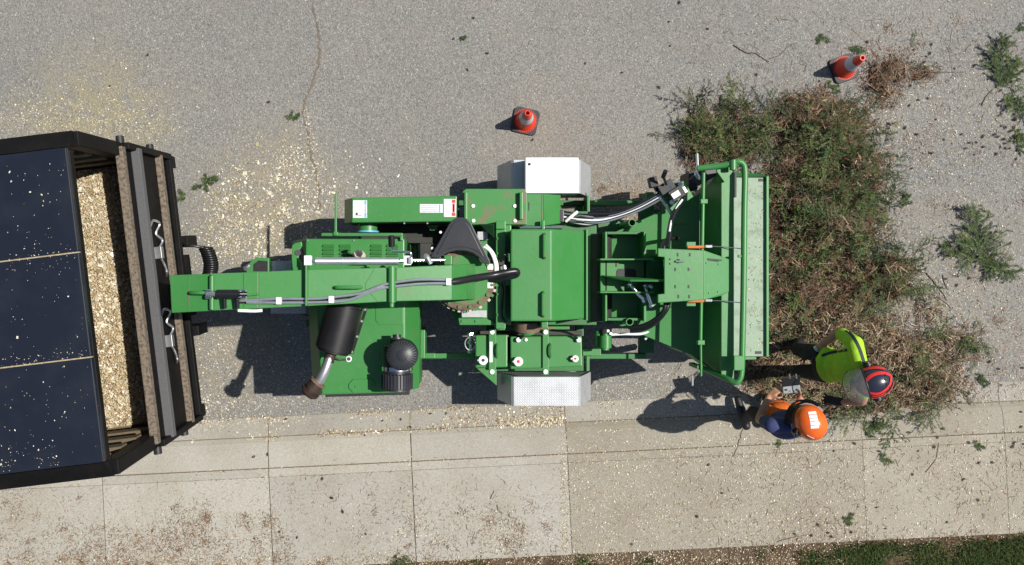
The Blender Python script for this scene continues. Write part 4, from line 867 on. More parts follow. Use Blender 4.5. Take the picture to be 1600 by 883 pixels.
def shell_patch(name, c, q, r, outline, m, parent, lift=.003):
    """outline of local (x, y) seen from above -> raised plate following the shell"""
    def up(x, y, l):
        s2 = max(0, 1-(x/(r[0]))**2-(y/(r[1]))**2); return c + q @ Vector((x, y, (r[2])*math.sqrt(s2)+l))
    bm = bmesh.new(); (x0, y0), (x1, y1), (x2, y2), (x3, y3) = outline; N = 8; g = {}
    for i in range(N+1):
        for j in range(N+1):
            s_, t = i/N, j/N; x = (x0*(1-s_)+x1*s_)*(1-t)+(x3*(1-s_)+x2*s_)*t; y = (y0*(1-s_)+y1*s_)*(1-t)+(y3*(1-s_)+y2*s_)*t
            g[i, j] = bm.verts.new(up(x, y, lift))
    for i in range(N):
        for j in range(N): bm.faces.new((g[i, j], g[i+1, j], g[i+1, j+1], g[i, j+1]))
    return finish(name, bm, m, parent, smooth=True)
def shell_stripe(name, c, q, r, path, w_, m, parent, lift=.004):
    """stripe on the shell along (u, v) path"""
    P_ = spline([Vector((u, v, 0)) for u, v in path], 8); bm = bmesh.new(); L = []
    for i, p in enumerate(P_):
        A = on_shell(c, q, r, p.x, p.y, lift); T_ = on_shell(c, q, r, P_[min(i+1, len(P_)-1)].x, P_[min(i+1, len(P_)-1)].y, lift) - on_shell(c, q, r, P_[max(i-1, 0)].x, P_[max(i-1, 0)].y, lift)
        nn = (A-c).normalized(); sd_ = T_.cross(nn).normalized()*w_/2
        L.append([bm.verts.new(A+sd_), bm.verts.new(A+nn*.003), bm.verts.new(A-sd_)])
    for A, B in zip(L, L[1:]):
        for k in range(2): bm.faces.new((A[k], A[k+1], B[k+1], B[k]))
    return finish(name, bm, m, parent, smooth=True)
M['helm_or'] = mat('orange_helmet', (.85, .13, .012), .28, coat=.4); M['helm_nv'] = mat('navy_helmet', (.02, .025, .04), .3, coat=.4); M['helm_rd'] = mat('red_graphic', (.65, .03, .03), .35, coat=.3)
M['greyring'] = mat('grey_band', (.2, .21, .23), .5); M['darkblk'] = mat('black_trim', (.008, .008, .009), .45)
M['visor'] = mat('clear_visor', (.55, .57, .55), .12); M['visor'].node_tree.nodes['Principled BSDF'].inputs['Alpha'].default_value = .2
M['visor'].node_tree.nodes['Principled BSDF'].inputs['Specular IOR Level'].default_value = .8
# person with the orange helmet, facing up the picture, holding the controller
hB = W(1262, 655, 1.6)
JB = dict(pelvis=Vector((2.83, -1.30, .93)), chest=Vector((2.83, -1.31, 1.24)), neck=Vector((2.84, -1.29, 1.44)), head=W(1262, 657, 1.55),
          shL=W(1206, 664, 1.39), shR=W(1280, 672, 1.38), elL=W(1187, 655, 1.08), elR=W(1268, 646, 1.06), wrL=W(1201, 621, 1.08), wrR=W(1249, 621, 1.08),
          hdL=Vector((.75, .7, .1)), hdR=Vector((-.0, 1, .15)), pnL=Vector((.6, -.4, -.6)), pnR=Vector((-1, 0, -.2)), tsL=-1, tsR=1,
          knL=Vector((2.75, -1.31, .52)), knR=Vector((2.95, -1.31, .52)), anL=Vector((2.78, -1.42, .15)), anR=Vector((2.98, -1.40, .15)), footL=Vector((2.78, -1.45, .1)), footR=Vector((3.0, -1.43, .1)),
          toeL=Vector((2.72, -1.23, .07)), toeR=Vector((3.02, -1.21, .07)), look=Vector((-.25, .8, -.5)))
pB, rB = figure('person', 'person in navy and orange shirt with orange helmet holding a remote controller', JB,
                dict(hip='trousers', low='orange', top='blue', arm='skin', sleeve=.5, leg='trousers', foot='shoe', handL='skin', handR='skin', curl=.7, belly='orange'), (-.12, 1))
def orient(fwd, up):
    f = fwd.normalized(); u = (up - f*up.dot(f)).normalized(); return Matrix((f, u.cross(f), u)).transposed()
cB = JB['head'] + Vector((.01, -.01, .035)); qB = orient(Vector((-.5, .85, -.25)), Vector((-.05, .1, 1))); rBs = (.158, .135, .135)
hb = finish('helmet', helmet_bm(cB, qB, rBs, .035), 'helm_or', pB, smooth=True)
qx = Matrix.Rotation(math.radians(-38), 3, 'Z')
for k in range(-2, 3):
    ca_ = Vector((.012, -.004)) + Vector((-.9, .42))*k*.03; ha_, hb_ = Vector((-.9, .42))*.0125, Vector((.42, .9))*.034
    shell_patch('reflective_patch', cB, qB, rBs, [tuple(ca_-ha_-hb_), tuple(ca_+ha_-hb_), tuple(ca_+ha_+hb_), tuple(ca_-ha_+hb_)], 'white', hb)
shell_stripe('helmet_mark', cB, qB, rBs, [(2.1, .55), (2.35, .5), (2.6, .45)], .012, 'white', hb)
finish('brim_band', tube_bm([cB + qB @ Vector((.165*math.cos(a), .145*math.sin(a), -.02)) for a in np.linspace(-1.9, 1.9, 30)], .016, 8), 'greyring', hb, smooth=True)
for s_ in (-1, 1):
    ec = cB + qB @ Vector((-.01, s_*.15, -.03)); cyl('ear_muff', ec - qB @ Vector((0, s_*.025, 0)), ec + qB @ Vector((0, s_*.025, 0)), .042, 'darkblk', hb, b=.012)
    tube('muff_arm', [ec, ec + qB @ Vector((.0, s_*.012, .05)), cB + qB @ Vector((0, s_*.135, .03))], .01, 'darkblk', hb)
vz = cB + qB @ Vector((.165, .0, .0))
bm = bmesh.new(); g = []
for i in range(9):
    a = -1.15 + 2.3*i/8; g.append([bm.verts.new(cB + qB @ Vector(((.17+.02*t)*math.cos(a), (.155+.02*t)*math.sin(a), .02-.05*t))) for t in (0, 1, 2)])
for A, B in zip(g, g[1:]):
    for k in range(2): bm.faces.new((A[k], A[k+1], B[k+1], B[k]))
bmesh.ops.solidify(bm, geom=bm.faces, thickness=.004); finish('mesh_visor', bm, 'darkblk', hb)
# remote controller in the hands
cc = W(1236, 607, 1.13); ctl = empty('remote_controller', cc, 'grey remote controller with dark screen in the hands of the orange-helmeted person', 'controller')
box('controller_body', cc, (.165, .085, .035), 'greyring', ctl, rot=.12, b=.01); box('screen', cc + Vector((-.01, .07, .03)), (.165, .095, .012), 'darkblk', ctl, rot=.12, b=.003, tilt=Matrix.Rotation(.35, 3, 'X'))
for dx in (-.05, .05): cyl('control_stick', cc + Vector((dx, -.01, .012)), cc + Vector((dx, -.01, .035)), .009, 'darkblk', ctl, n=10)
for dx in (-.018, .018): box('button', cc + Vector((dx, -.022, .018)), (.016, .01, .004), 'darkblk', ctl, b=0)
for dx in (-.03, .03): box('antenna', cc + Vector((dx, .115, .045)), (.018, .05, .01), 'darkblk', ctl, rot=.12)
# person in the hi-vis shirt, facing left
JA = dict(pelvis=Vector((3.29, -.79, .95)), chest=Vector((3.38, -.79, 1.25)), neck=Vector((3.42, -.82, 1.46)), head=W(1357, 594, 1.55),
          shR=W(1336, 537, 1.4), shL=W(1352, 606, 1.38), elR=W(1311, 519, 1.13), wrR=W(1277, 545, .98), elL=W(1347, 627, 1.1), wrL=W(1318, 628, .9),
          hdR=Vector((-.75, -.45, -.35)), hdL=Vector((-.92, .05, -.3)), pnR=Vector((.3, -.6, -.8)), pnL=Vector((-.2, .25, -1)), tsR=1, tsL=1,
          knR=Vector((3.2, -.69, .5)), knL=Vector((3.22, -.9, .5)), anR=Vector((3.34, -.64, .1)), anL=Vector((3.34, -.93, .1)), footR=Vector((3.36, -.63, .03)), footL=Vector((3.36, -.93, .03)),
          toeR=Vector((3.15, -.645, .03)), toeL=Vector((3.17, -.93, .03)), look=Vector((-.9, -.35, -.4)))
pA, rA = figure('person', 'person in bright yellow-green shirt and black gloves wearing a dark helmet with clear visor', JA,
                dict(hip='trousers', low='hivis', top='hivis', arm='skin', sleeve=.78, sleeveL=.35, leg='trousers', foot='boot', handL='glove', handR='glove', curl=.6), (-1, -.1))
from mathutils.bvhtree import BVHTree
def drape(name, pxs, w_, m, bodyo, parent):
    me = bodyo.data; bt = BVHTree.FromPolygons([v.co + wloc(bodyo) for v in me.vertices], [tuple(p.vertices) for p in me.polygons])
    P_ = spline([Vector((x, y, 0)) for x, y in pxs], 8); L = []; bm = bmesh.new()
    for i, p in enumerate(P_):
        t = P_[min(i+1, len(P_)-1)] - P_[max(i-1, 0)]; t = Vector((-t.y, t.x, 0)).normalized()*w_; row = []
        for k in (-1, 0, 1):
            g_ = W(p.x+t.x*k, p.y+t.y*k, 0); o_ = Vector((0, 0, CAM_H)); h_ = bt.ray_cast(o_, (g_-o_).normalized())
            row.append(bm.verts.new(h_[0] + h_[1]*.004) if h_[0] is not None else None)
        L.append(row)
    for A, B in zip(L, L[1:]):
        for k in range(2):
            q_ = (A[k], A[k+1], B[k+1], B[k])
            if all(q_) and max((a_.co-b_.co).length for a_ in q_ for b_ in q_) < .08: bm.faces.new(q_)
    bmesh.ops.delete(bm, geom=[v for v in bm.verts if not v.link_faces], context='VERTS')
    return finish(name, bm, m, parent, smooth=True)
M['stripe'] = mat('navy_stripe', (.012, .016, .035), .7)
drape('shirt_stripe', [(1322, 516), (1331, 524), (1339, 536), (1345, 550), (1350, 567)], 2.2, 'stripe', BODIES[-1], pA)
drape('shirt_stripe', [(1284, 556), (1296, 552), (1310, 549), (1324, 547)], 2.0, 'stripe', BODIES[-1], pA)
cA = JA['head'] + Vector((.02, -.01, .04)); qA = orient(Vector((-.92, -.28, -.3)), Vector((-.3, -.1, 1))); rAs = (.165, .138, .14)
ha = finish('helmet', helmet_bm(cA, qA, rAs, .02), 'helm_nv', pA, smooth=True)
for path, w_ in (([(.25, .9), (.9, 1.0), (1.6, .95), (2.3, .9), (2.8, .75), (3.3, .55)], .03), ([(-.3, .95), (-.9, 1.05), (-1.8, .9), (-2.5, .65), (-3.0, .42)], .03), ([(1.1, .35), (1.7, .4), (2.4, .35), (2.9, .3)], .035), ([(-1.1, .3), (-1.7, .35), (-2.4, .3)], .045), ([(1.2, .72), (1.6, .72), (2.1, .68)], .02)):
    shell_stripe('helmet_stripe', cA, qA, rAs, path, w_, 'helm_rd', ha)
for u, v in ((2.9, .95), (-2.9, .95), (2.6, .72), (-2.6, .72)): p = on_shell(cA, qA, rAs, u, v, .002); cyl('vent_hole', p, p + (p-cA).normalized()*.003, .012, 'darkblk', ha, n=10, b=0)
finish('visor_frame', tube_bm([cA + qA @ Vector((.062 + .0*a, .15*math.sin(a), .148*math.cos(a)*.98)) for a in np.linspace(-1.35, 1.35, 24)], .009, 8), 'darkblk', ha, smooth=True)
bm = bmesh.new(); g = []
for i in range(17):
    a = -1.2 + 2.4*i/16; g.append([bm.verts.new(cA + qA @ Vector((.07+.175*t*(1-.42*abs(a/1.2)**2.6), (.163-.012*t*t)*math.sin(a), (.166-.05*t*t)*math.cos(a)-.03*t))) for t in np.linspace(0, 1, 8)])
for A, B in zip(g, g[1:]):
    for k in range(7): bm.faces.new((A[k], A[k+1], B[k+1], B[k]))
rim = [g[i][7].co.copy() for i in range(17)]; vs_ = finish('visor', bm, 'visor', ha, smooth=True)
finish('visor_rim', tube_bm(rim, .005, 6), 'darkblk', vs_, smooth=True)
for s_ in (-1, 1): ec = cA + qA @ Vector((.0, s_*.155, -.03)); cyl('ear_muff', ec - qA @ Vector((0, s_*.022, 0)), ec + qA @ Vector((0, s_*.022, 0)), .042, 'darkblk', ha, b=.012)
w0 = JA['wrR']; wd_ = (JA['elR']-w0).normalized(); tube('wrist_strap', [w0 - wd_*.012, w0 + wd_*.016], .036, 'steel', pA, 16)
w0 = JA['wrL']; tube('glove_cuff', [w0 - Vector((-.03, 0, -.03)), w0 - Vector((-.012, 0, -.012))], .034, 'white', pA, 14)

# ---------------------------------------------------------------- litter: chips, needles, branch pile, sprigs, cones of spruce, grass
M['litter'] = attr_mat('litter', .85); M['needles'] = attr_mat('needles', .6)
CREAM = np.array([(.62, .555, .41), (.72, .68, .575), (.5, .415, .27), (.36, .28, .165), (.22, .145, .08), (.3, .285, .13)])
def px2xy(x, y): k = CAM_H/F; return (x-CX)*k, (CY-y)*k
class Strips:
    def __init__(s): s.v = []; s.c = []
    def add(s, x, y, z, length, width, cols, tilt=.25, yaw=None):
        n = len(x)
        if n == 0: return
        yaw = rng.uniform(0, 2*np.pi, n) if yaw is None else yaw; pit = rng.normal(0, tilt, n); rol = rng.normal(0, tilt*1.3, n)
        d = np.stack([np.cos(yaw)*np.cos(pit), np.sin(yaw)*np.cos(pit), np.sin(pit)], 1)
        e = np.stack([-np.sin(yaw)*np.cos(rol), np.cos(yaw)*np.cos(rol), np.sin(rol)], 1)
        c = np.stack([x, y, z], 1); hl = (length/2)[:, None]*d; hw = (width/2)[:, None]*e
        c[:, 2] += np.abs(hl[:, 2]) + np.abs(hw[:, 2]) + .0015
        tp = rng.uniform(.5, 1, (n, 1))
        s.v.append(np.stack([c-hl-hw, c+hl-hw*tp, c+hl+hw*tp, c-hl+hw], 1)); s.c.append(cols)
    def build(s, name, m, **kw):
        v = np.concatenate(s.v).reshape(-1, 3); c = np.concatenate(s.c); f = np.arange(len(v)).reshape(-1, 4)
        return bulk(name, v, f, c, m, **kw)
def pal(n, wts, P=CREAM): 
    wts = np.array(wts, float); c = P[rng.choice(len(P), n, p=wts/wts.sum())]; return np.clip(c*rng.uniform(.75, 1.15, (n, 1)), 0, .85)
CH = Strips()
def chips(x, y, size, wts, zf=None, asp=(.4, 1), big=.0, thin=.68):
    X, Y = px2xy(x, y); n = len(x); L = .88*size*np.clip(rng.lognormal(0, .4, n), .3, 2.0)/1000
    if big: L = np.where(rng.random(n) < big, L*1.9, L)
    if thin < 1: kk = rng.random(n) < thin; x, y, X, Y, L = x[kk], y[kk], X[kk], Y[kk], L[kk]; n = len(x)
    CH.add(X, Y, gz(X, Y) if zf is None else zf, L, L*rng.uniform(*asp, n), pal(n, wts))
def gauss(cx, cy, rx, ry, n): return rng.normal(cx, rx, n), rng.normal(cy, ry, n)
def uni(x0, x1, y0, y1, n): return rng.uniform(x0, x1, n), rng.uniform(y0, y1, n)
WP, WY, WB = (5, 4, 3, 1, .5, .3), (4, 1.5, 3, 2, .5, 4), (3, 1, 4, 3, 4, .5)
x, y = uni(-60, 1660, -40, 650, 3800); chips(x, y, 8, WP)
def clumps(x0, x1, y0, y1, nc, per, spread, size, wts, **kw):
    cx, cy = uni(x0, x1, y0, y1, nc); k = np.repeat(np.arange(nc), per); sp = rng.uniform(.4, 1.6, nc)*spread
    chips(cx[k]+rng.normal(0, 1, len(k))*sp[k], cy[k]+rng.normal(0, 1, len(k))*sp[k], size, wts, **kw)
for a in ((420, 310, 48, 45, 700), (395, 375, 42, 25, 900), (350, 330, 20, 35, 450), (460, 265, 28, 25, 350), (470, 350, 25, 30, 350), (520, 290, 40, 40, 350)): 
    x, y = gauss(*a); chips(x, y, 12, (6, 5, 3, 1.5, .6, 1), big=.07)
clumps(325, 375, 270, 400, 26, 40, 6, 10, (2, 1, 2, 4, 2, 6)); clumps(375, 490, 300, 400, 34, 36, 7, 10, (2, 1, 2, 4, 2, 6)); clumps(340, 500, 240, 400, 34, 26, 6, 14, (6, 7, 1, .3, 0, 0), big=.1); clumps(420, 490, 225, 290, 14, 26, 5, 11, (4, 4, 2, 3, 1, 3))
t = rng.uniform(0, 1, 320); chips(np.interp(t, [0, .3, .5, 1], [478, 482, 492, 500])+rng.normal(0, 4, 320), 170+t*150, 11, WP)
for a in ((110, 190, 70, 25, 2400), (60, 185, 60, 22, 1200), (200, 160, 60, 40, 1200), (210, 200, 40, 15, 900)): x, y = gauss(*a); chips(x, y, 8.5, WY)
for a in ((345, 560, 35, 45, 1500), (400, 620, 60, 15, 700), (330, 630, 30, 12, 500), (290, 400, 25, 30, 500), (440, 560, 40, 30, 300)): x, y = gauss(*a); chips(x, y, 9, WP)
def along(x0, x1, yo, n, sd, size, wts, rag=0, **kw):
    x = rng.uniform(x0, x1, n)
    if rag: x = x[(np.sin(x*.045+rag)+np.sin(x*.017+2*rag)+rng.normal(0, .5, n)) > -.1]
    chips(x, yo-KS*(x-640)+rng.normal(0, sd, len(x)), size, wts, **kw)
along(300, 960, 642, 1500, 2.6, 13, WB, 1.3); along(300, 880, 672, 1900, 3.5, 13, WB, 2.2, big=.05); along(300, 620, 648, 900, 7, 10, WP, .7)
along(690, 880, 660, 1300, 10, 12, WB, 0); along(780, 880, 668, 700, 7, 13, WP); along(300, 900, 720, 500, 1.6, 9, WB); along(300, 700, 733, 250, 1.2, 8, WB)
x = rng.normal(641, 2.2, 200); chips(x, rng.uniform(650, 800, 200), 8, WB); x = rng.normal(880, 4, 500); chips(x, rng.uniform(640, 860, 500), 10, WB); x = rng.normal(418, 2, 120); chips(x, rng.uniform(670, 860, 120), 8, WB)
x, y = uni(872, 1350, 668, 880, 11000); chips(x, y, 8.5, (3, 2, 5, 3, 1, 0), thin=1); x, y = uni(-20, 1250, 866, 892, 3000); chips(x, y, 10, WB, thin=1); x, y = uni(1340, 1640, 650, 850, 3300); chips(x, y, 8.5, WP); clumps(880, 1340, 690, 870, 70, 40, 16, 8.5, WP); clumps(1250, 1600, 640, 840, 40, 30, 18, 9, WP)
x, y = uni(930, 1160, 580, 690, 1800); chips(x, y, 9, WP); clumps(940, 1150, 600, 690, 30, 35, 12, 9, WP)
x, y = uni(1340, 1650, 100, 650, 4800); chips(x, y, 8, WP); x, y = gauss(1410, 190, 60, 70, 1500); chips(x, y, 9, WP); x, y = gauss(1440, 520, 60, 50, 2200); chips(x, y, 10, WP)
x, y = gauss(1190, 430, 60, 140, 1500); chips(x, y, 9, WP); clumps(1350, 1620, 120, 640, 60, 30, 14, 9, WP)
x, y = gauss(960, 320, 60, 25, 1300); chips(x, y, 8, WB); clumps(880, 1060, 290, 360, 20, 40, 9, 8, (1, .5, 3, 3, 5, .5))
x, y = uni(-20, 880, 745, 885, 1500); chips(x, y, 7, WB); clumps(0, 880, 770, 885, 40, 30, 15, 8, WB); clumps(560, 860, 800, 885, 30, 45, 12, 9, WP); clumps(100, 440, 800, 890, 22, 70, 16, 7, (1, .3, 3, 4, 5, .3))
x, y = uni(900, 1160, 20, 250, 200); chips(x, y, 9, WB)
CH.build('wood_chip_litter', M['litter'], kind='stuff', label='pale wood chips scattered over the road, gutter and sidewalk', cat='wood chips')
CH = Strips(); n = 16000; l = rng.uniform(.02, 1.5, n); q = rng.uniform(-1.08, 1.08, n)
P3 = TR.to_tuple(); tl = np.array(TL); tn = np.array(TN); X = P3[0]+tl[0]*l+tn[0]*(q-.04); Y = P3[1]+tl[1]*l+tn[1]*(q-.04)
Z = 1.83 + .05*np.sin(l*2.1+.5)*np.cos(q*1.9) + .12*np.minimum(1, l/2.5) + rng.uniform(-.004, .016, n); L = .0125*rng.lognormal(0, .4, n); L = np.where(rng.random(n) < .012, L*2.5, L)
CH.add(X, Y, Z, L, L*rng.uniform(.35, .9, n), pal(n, (7, 5, 5, 2, .8, .5)), .3)
CH.build('loose_top_chips', M['litter'], parent=load, kind='stuff')
CH = Strips(); n = 1500; l = rng.uniform(.02, 2.6, n); q = np.concatenate([rng.uniform(-1.03, 1.03, 700), .36+np.abs(rng.normal(0, .06, 250))*rng.choice([-1, 1], 250), -.36+np.abs(rng.normal(0, .05, 250)), rng.normal(-.98, .05, 300)]); q = np.clip(q, -1.06, 1.06)
l[-300:] = rng.uniform(.3, 2.6, 300); q2 = q-.111; X = P3[0]+tl[0]*l+tn[0]*q2; Y = P3[1]+tl[1]*l+tn[1]*q2; L = .0048*rng.lognormal(0, .5, n); 
CH.add(X, Y, np.full(n, 3.2205), L, L*rng.uniform(.4, .9, n), pal(n, (4, 6, 2, 1, 0, 0)), .1); CH.build('roof_chip_dust', M['litter'], kind='stuff', label='specks of wood chip sprinkled on the navy truck roof', cat='wood chips')
CH = Strips(); n = 150; x, y = uni(1169, 1195, 285, 550, n); k = (CAM_H-.75)/F; CH.add((x-CX)*k, (CY-y)*k, np.full(n, .751), rng.uniform(.006, .03, n), rng.uniform(.003, .009, n), pal(n, (2, 1, 2, 2, 3, 0)), .05)
CH.build('table_chips', M['litter'], kind='stuff', label='few bits of bark and chip lying on the worn feed table', cat='wood chips')

# spruce twigs
BRN = np.array([(.11, .066, .035), (.17, .11, .06), (.26, .19, .11), (.06, .035, .022), (.42, .34, .22), (.22, .085, .038)])
GRN = np.array([(.025, .056, .02), (.042, .088, .026), (.07, .128, .036), (.12, .165, .05)])
def sprig(L, r_, density=1.0, width=.0034, brown=.1, levels=1):
    """flat spruce branch: curved main stem, side shoots, needles as small blades -> (n,4,3), (n,3)"""
    Q = []; Cc = []
    def blade(a, d, up, w_, col): s_ = d.cross(up).normalized()*w_/2; Q.append((a-s_, a+s_, a+d+s_*.4, a+d-s_*.4)); Cc.append(col)
    def shoot(a, d, l_, lev):
        n = max(3, int(l_/.016*density)); p = a; cur = r_.uniform(-1, 1)/n; dz = r_.uniform(-.1, .25)/n; tone = GRN[r_.randrange(4)]*r_.uniform(.75, 1.25)
        for i in range(n):
            d = (Matrix.Rotation(cur, 3, 'Z') @ d + Vector((0, 0, dz if i < n/2 else -dz*1.4))).normalized(); st = d*l_/n; up = Vector((0, 0, 1))
            blade(p, st, up, .0055*(1-.6*i/n) if lev == 0 else .0035, BRN[r_.choice((0, 1, 3))]); sd = d.cross(up).normalized()
            if not (lev == 0 and i < n*.25):
                for q_ in (-1, 1):
                    for _ in range(2):
                        nd = (d*r_.uniform(.5, 1) + sd*q_*r_.uniform(.5, 1) + up*r_.uniform(-.1, .7)).normalized()*r_.uniform(.014, .022)
                        c_ = np.array(tone)*r_.uniform(.7, 1.3) if r_.random() > brown else BRN[r_.choice((0, 1, 2))]
                        blade(p+st*r_.random(), nd, Vector((r_.uniform(-.4, .4), r_.uniform(-.4, .4), 1)), width, c_)
            if lev < levels and i > n*.15 and r_.random() < (.75 if lev == 0 else .3):
                q_ = 1 if i % 2 else -1; shoot(p, (d*r_.uniform(.35, .95) + sd*q_*r_.uniform(.35, .95) + up*r_.uniform(-.05, .3)).normalized(), l_*(.5-.33*i/n)*r_.uniform(.3, 1.25), lev+1)
            p = p + st
    shoot(Vector((0, 0, .006)), Vector((1, 0, .05)).normalized(), L, 0)
    return np.array([[tuple(v) for v in q] for q in Q]), np.array([tuple(c) for c in Cc])
R_ = random.Random(5)
PROTO = [sprig(R_.uniform(.22, .5), R_, .62, .0058, R_.choice((.03, .08, .25))) for _ in range(12)]
def place(v, yaw, pos, s_=1, pitch=0, roll=0):
    M_ = np.array((Matrix.Rotation(yaw, 3, 'Z') @ Matrix.Rotation(pitch, 3, 'Y') @ Matrix.Rotation(roll, 3, 'X')))*s_
    return v.reshape(-1, 3)@M_.T + np.array(pos)
# branch pile as one mass
ELL = [(1100, 222, 34, 48, .6), (1165, 222, 52, 34, .5), (1150, 180, 30, 24, .4), (1275, 195, 88, 52, 1), (1290, 270, 100, 70, 1.1), (1280, 350, 95, 72, 1), (1285, 440, 98, 72, .9), (1385, 435, 38, 40, 1), (1265, 520, 92, 52, .8), (1385, 560, 118, 66, .5), (1455, 605, 62, 42, .6), (1340, 610, 112, 36, .8), (1210, 580, 50, 40, .6), (1392, 112, 40, 24, .35), (1375, 140, 25, 22, .3), (1430, 120, 30, 10, .2), (1230, 320, 45, 80, .8), (1480, 540, 50, 30, .25), (1420, 495, 40, 30, .2)]
WNS = [(rng.normal(0, .035), rng.normal(0, .035), rng.uniform(0, 6.28)) for _ in range(8)] + [(rng.normal(0, .13), rng.normal(0, .13), rng.uniform(0, 6.28)) for _ in range(10)]
def wob(x, y): return sum(np.sin(a*x+b*y+c) for a, b, c in WNS)/9
def dens(x, y):
    d = np.full(np.shape(x), -1.)
    for cx, cy, rx, ry, a in ELL: d = np.maximum(d, a*(1-((x-cx)/rx)**2-((y-cy)/ry)**2))
    return d + .42*wob(x, y)
def greenness(x, y):
    g = np.full(np.shape(x), .1)
    for cx, cy, rx, ry, a in ((1290, 200, 80, 55, 1), (1300, 290, 75, 75, 1), (1230, 400, 45, 75, .9), (1385, 435, 38, 40, 1.5), (1100, 220, 45, 45, 1.1), (1330, 360, 60, 45, .7), (1440, 590, 60, 45, .55), (1380, 240, 30, 25, 1.1), (1260, 510, 70, 35, .5), (1150, 175, 40, 25, .9), (1250, 300, 60, 90, .7), (1350, 630, 80, 30, .45), (1215, 560, 40, 50, .5)):
        g = np.maximum(g, a*np.exp(-((x-cx)/rx)**2-((y-cy)/ry)**2))
    return g*np.clip(.75+.9*wob(y*1.3, x*1.3), .1, 1.5)
LMP = [(rng.normal(0, .1), rng.normal(0, .1), rng.uniform(0, 6.28)) for _ in range(7)]
def pile_h(x, y): return np.clip(dens(x, y)+.05, 0, 1.2)**.8*.21*np.clip(.75+.3*sum(np.sin(a*x+b*y+c) for a, b, c in LMP)/1.6, .15, 1.6)
V_, C_ = [], []
cnt = 0
while cnt < 800:
    x, y = rng.uniform(1050, 1530), rng.uniform(80, 670); d = float(dens(x, y))
    if abs(x-1318) < 80 and y < 185: continue
    if d < -.05 or rng.random() > float(greenness(x, y)): continue
    v, c = PROTO[rng.integers(12)]; X, Y = px2xy(x, y); z = float(gz(X, Y)) + float(pile_h(x, y))*rng.uniform(.35, 1.15)
    V_.append(place(v, rng.uniform(0, 6.28), (X, Y, z), rng.uniform(.55, 1.15), rng.normal(-.12, .28), rng.normal(0, .5)).reshape(-1, 4, 3)); C_.append(c*rng.uniform(.6, 1.25)); cnt += 1
for _ in range(150):                                     # stray half-bare sprigs on the fringe
    x, y = rng.uniform(1060, 1590), rng.uniform(70, 680)
    if abs(x-1318) < 75 and abs(y-107) < 65: continue
    if not -.6 < float(dens(x, y)) < .1: continue
    v, c = PROTO[rng.integers(12)]; X, Y = px2xy(x, y); V_.append(place(v, rng.uniform(0, 6.28), (X, Y, float(gz(X, Y))+.012), rng.uniform(.2, .6), 0, 0).reshape(-1, 4, 3)); C_.append(c)
PS = Strips(); PS.v = V_; PS.c = C_
def pile_strips(n, lmin, lmax, wd, wts, thr, top=1.0, tilt=.25, soft=.22, dark=1.0):
    x, y = rng.uniform(1040, 1570, n), rng.uniform(50, 700, n); k = dens(x, y) + rng.normal(0, soft, n) > thr; x, y = x[k], y[k]; m = len(x); X, Y = px2xy(x, y)
    PS.add(X, Y, gz(X, Y)+pile_h(x, y)*rng.uniform(.1, top, m), rng.uniform(lmin, lmax, m), rng.uniform(*wd, m), pal(m, wts, BRN)*dark, tilt)
pile_strips(42000, .015, .06, (.003, .006), (4, 3.4, 1.4, 6, .4, 3.0), .02, 1.05); pile_strips(16000, .05, .19, (.003, .007), (4, 3, .9, 4.5, .25, 1.4), .08, 1.2, .18); pile_strips(2200, .03, .12, (.004, .009), (0, 0, 3, 0, 5, 1), .1, 1.15, .14)
pile_strips(16000, .012, .045, (.0025, .005), (4, 3, 2, 3, 1, 1), -.35, soft=.3)
# straw-coloured shredded litter where the two people stand
n = 5500; x, y = rng.normal(1290, 95, n), rng.normal(575, 48, n); k = (dens(x, y) > -.1) & (y > 480); x, y = x[k], y[k]; X, Y = px2xy(x, y); m = len(x)
PS.add(X, Y, gz(X, Y)+pile_h(x, y)*rng.uniform(.6, 1.1, m), rng.uniform(.03, .13, m), rng.uniform(.004, .009, m), pal(m, (2, 3, 4, 2, 2.6, .5), BRN), .2)
# mound under the litter
st = 4.0; gx = np.arange(1040, 1560, st); gy = np.arange(60, 690, st); GX, GY = np.meshgrid(gx, gy, indexing='ij'); GX = GX+rng.uniform(-1.3, 1.3, GX.shape); GY = GY+rng.uniform(-1.3, 1.3, GY.shape)
X, Y = px2xy(GX, GY); Z = gz(X, Y)+pile_h(GX, GY)*.62+rng.uniform(-.008, .01, GX.shape); P4 = np.stack([X, Y, Z], -1); ok = dens(GX, GY) > .2
q4 = np.stack([P4[:-1, :-1], P4[1:, :-1], P4[1:, 1:], P4[:-1, 1:]], 2).reshape(-1, 4, 3); okq = (ok[:-1, :-1] & ok[1:, 1:]).ravel(); q4 = q4[okq]
PS.v.append(q4); PS.c.append(pal(len(q4), (4, 3, 0, 6, 0, 1), BRN)*.75)
PS.build('branch_pile', M['needles'], kind='stuff', label='heap of spruce branches, twigs and needles in front of the feed table', cat='branches')
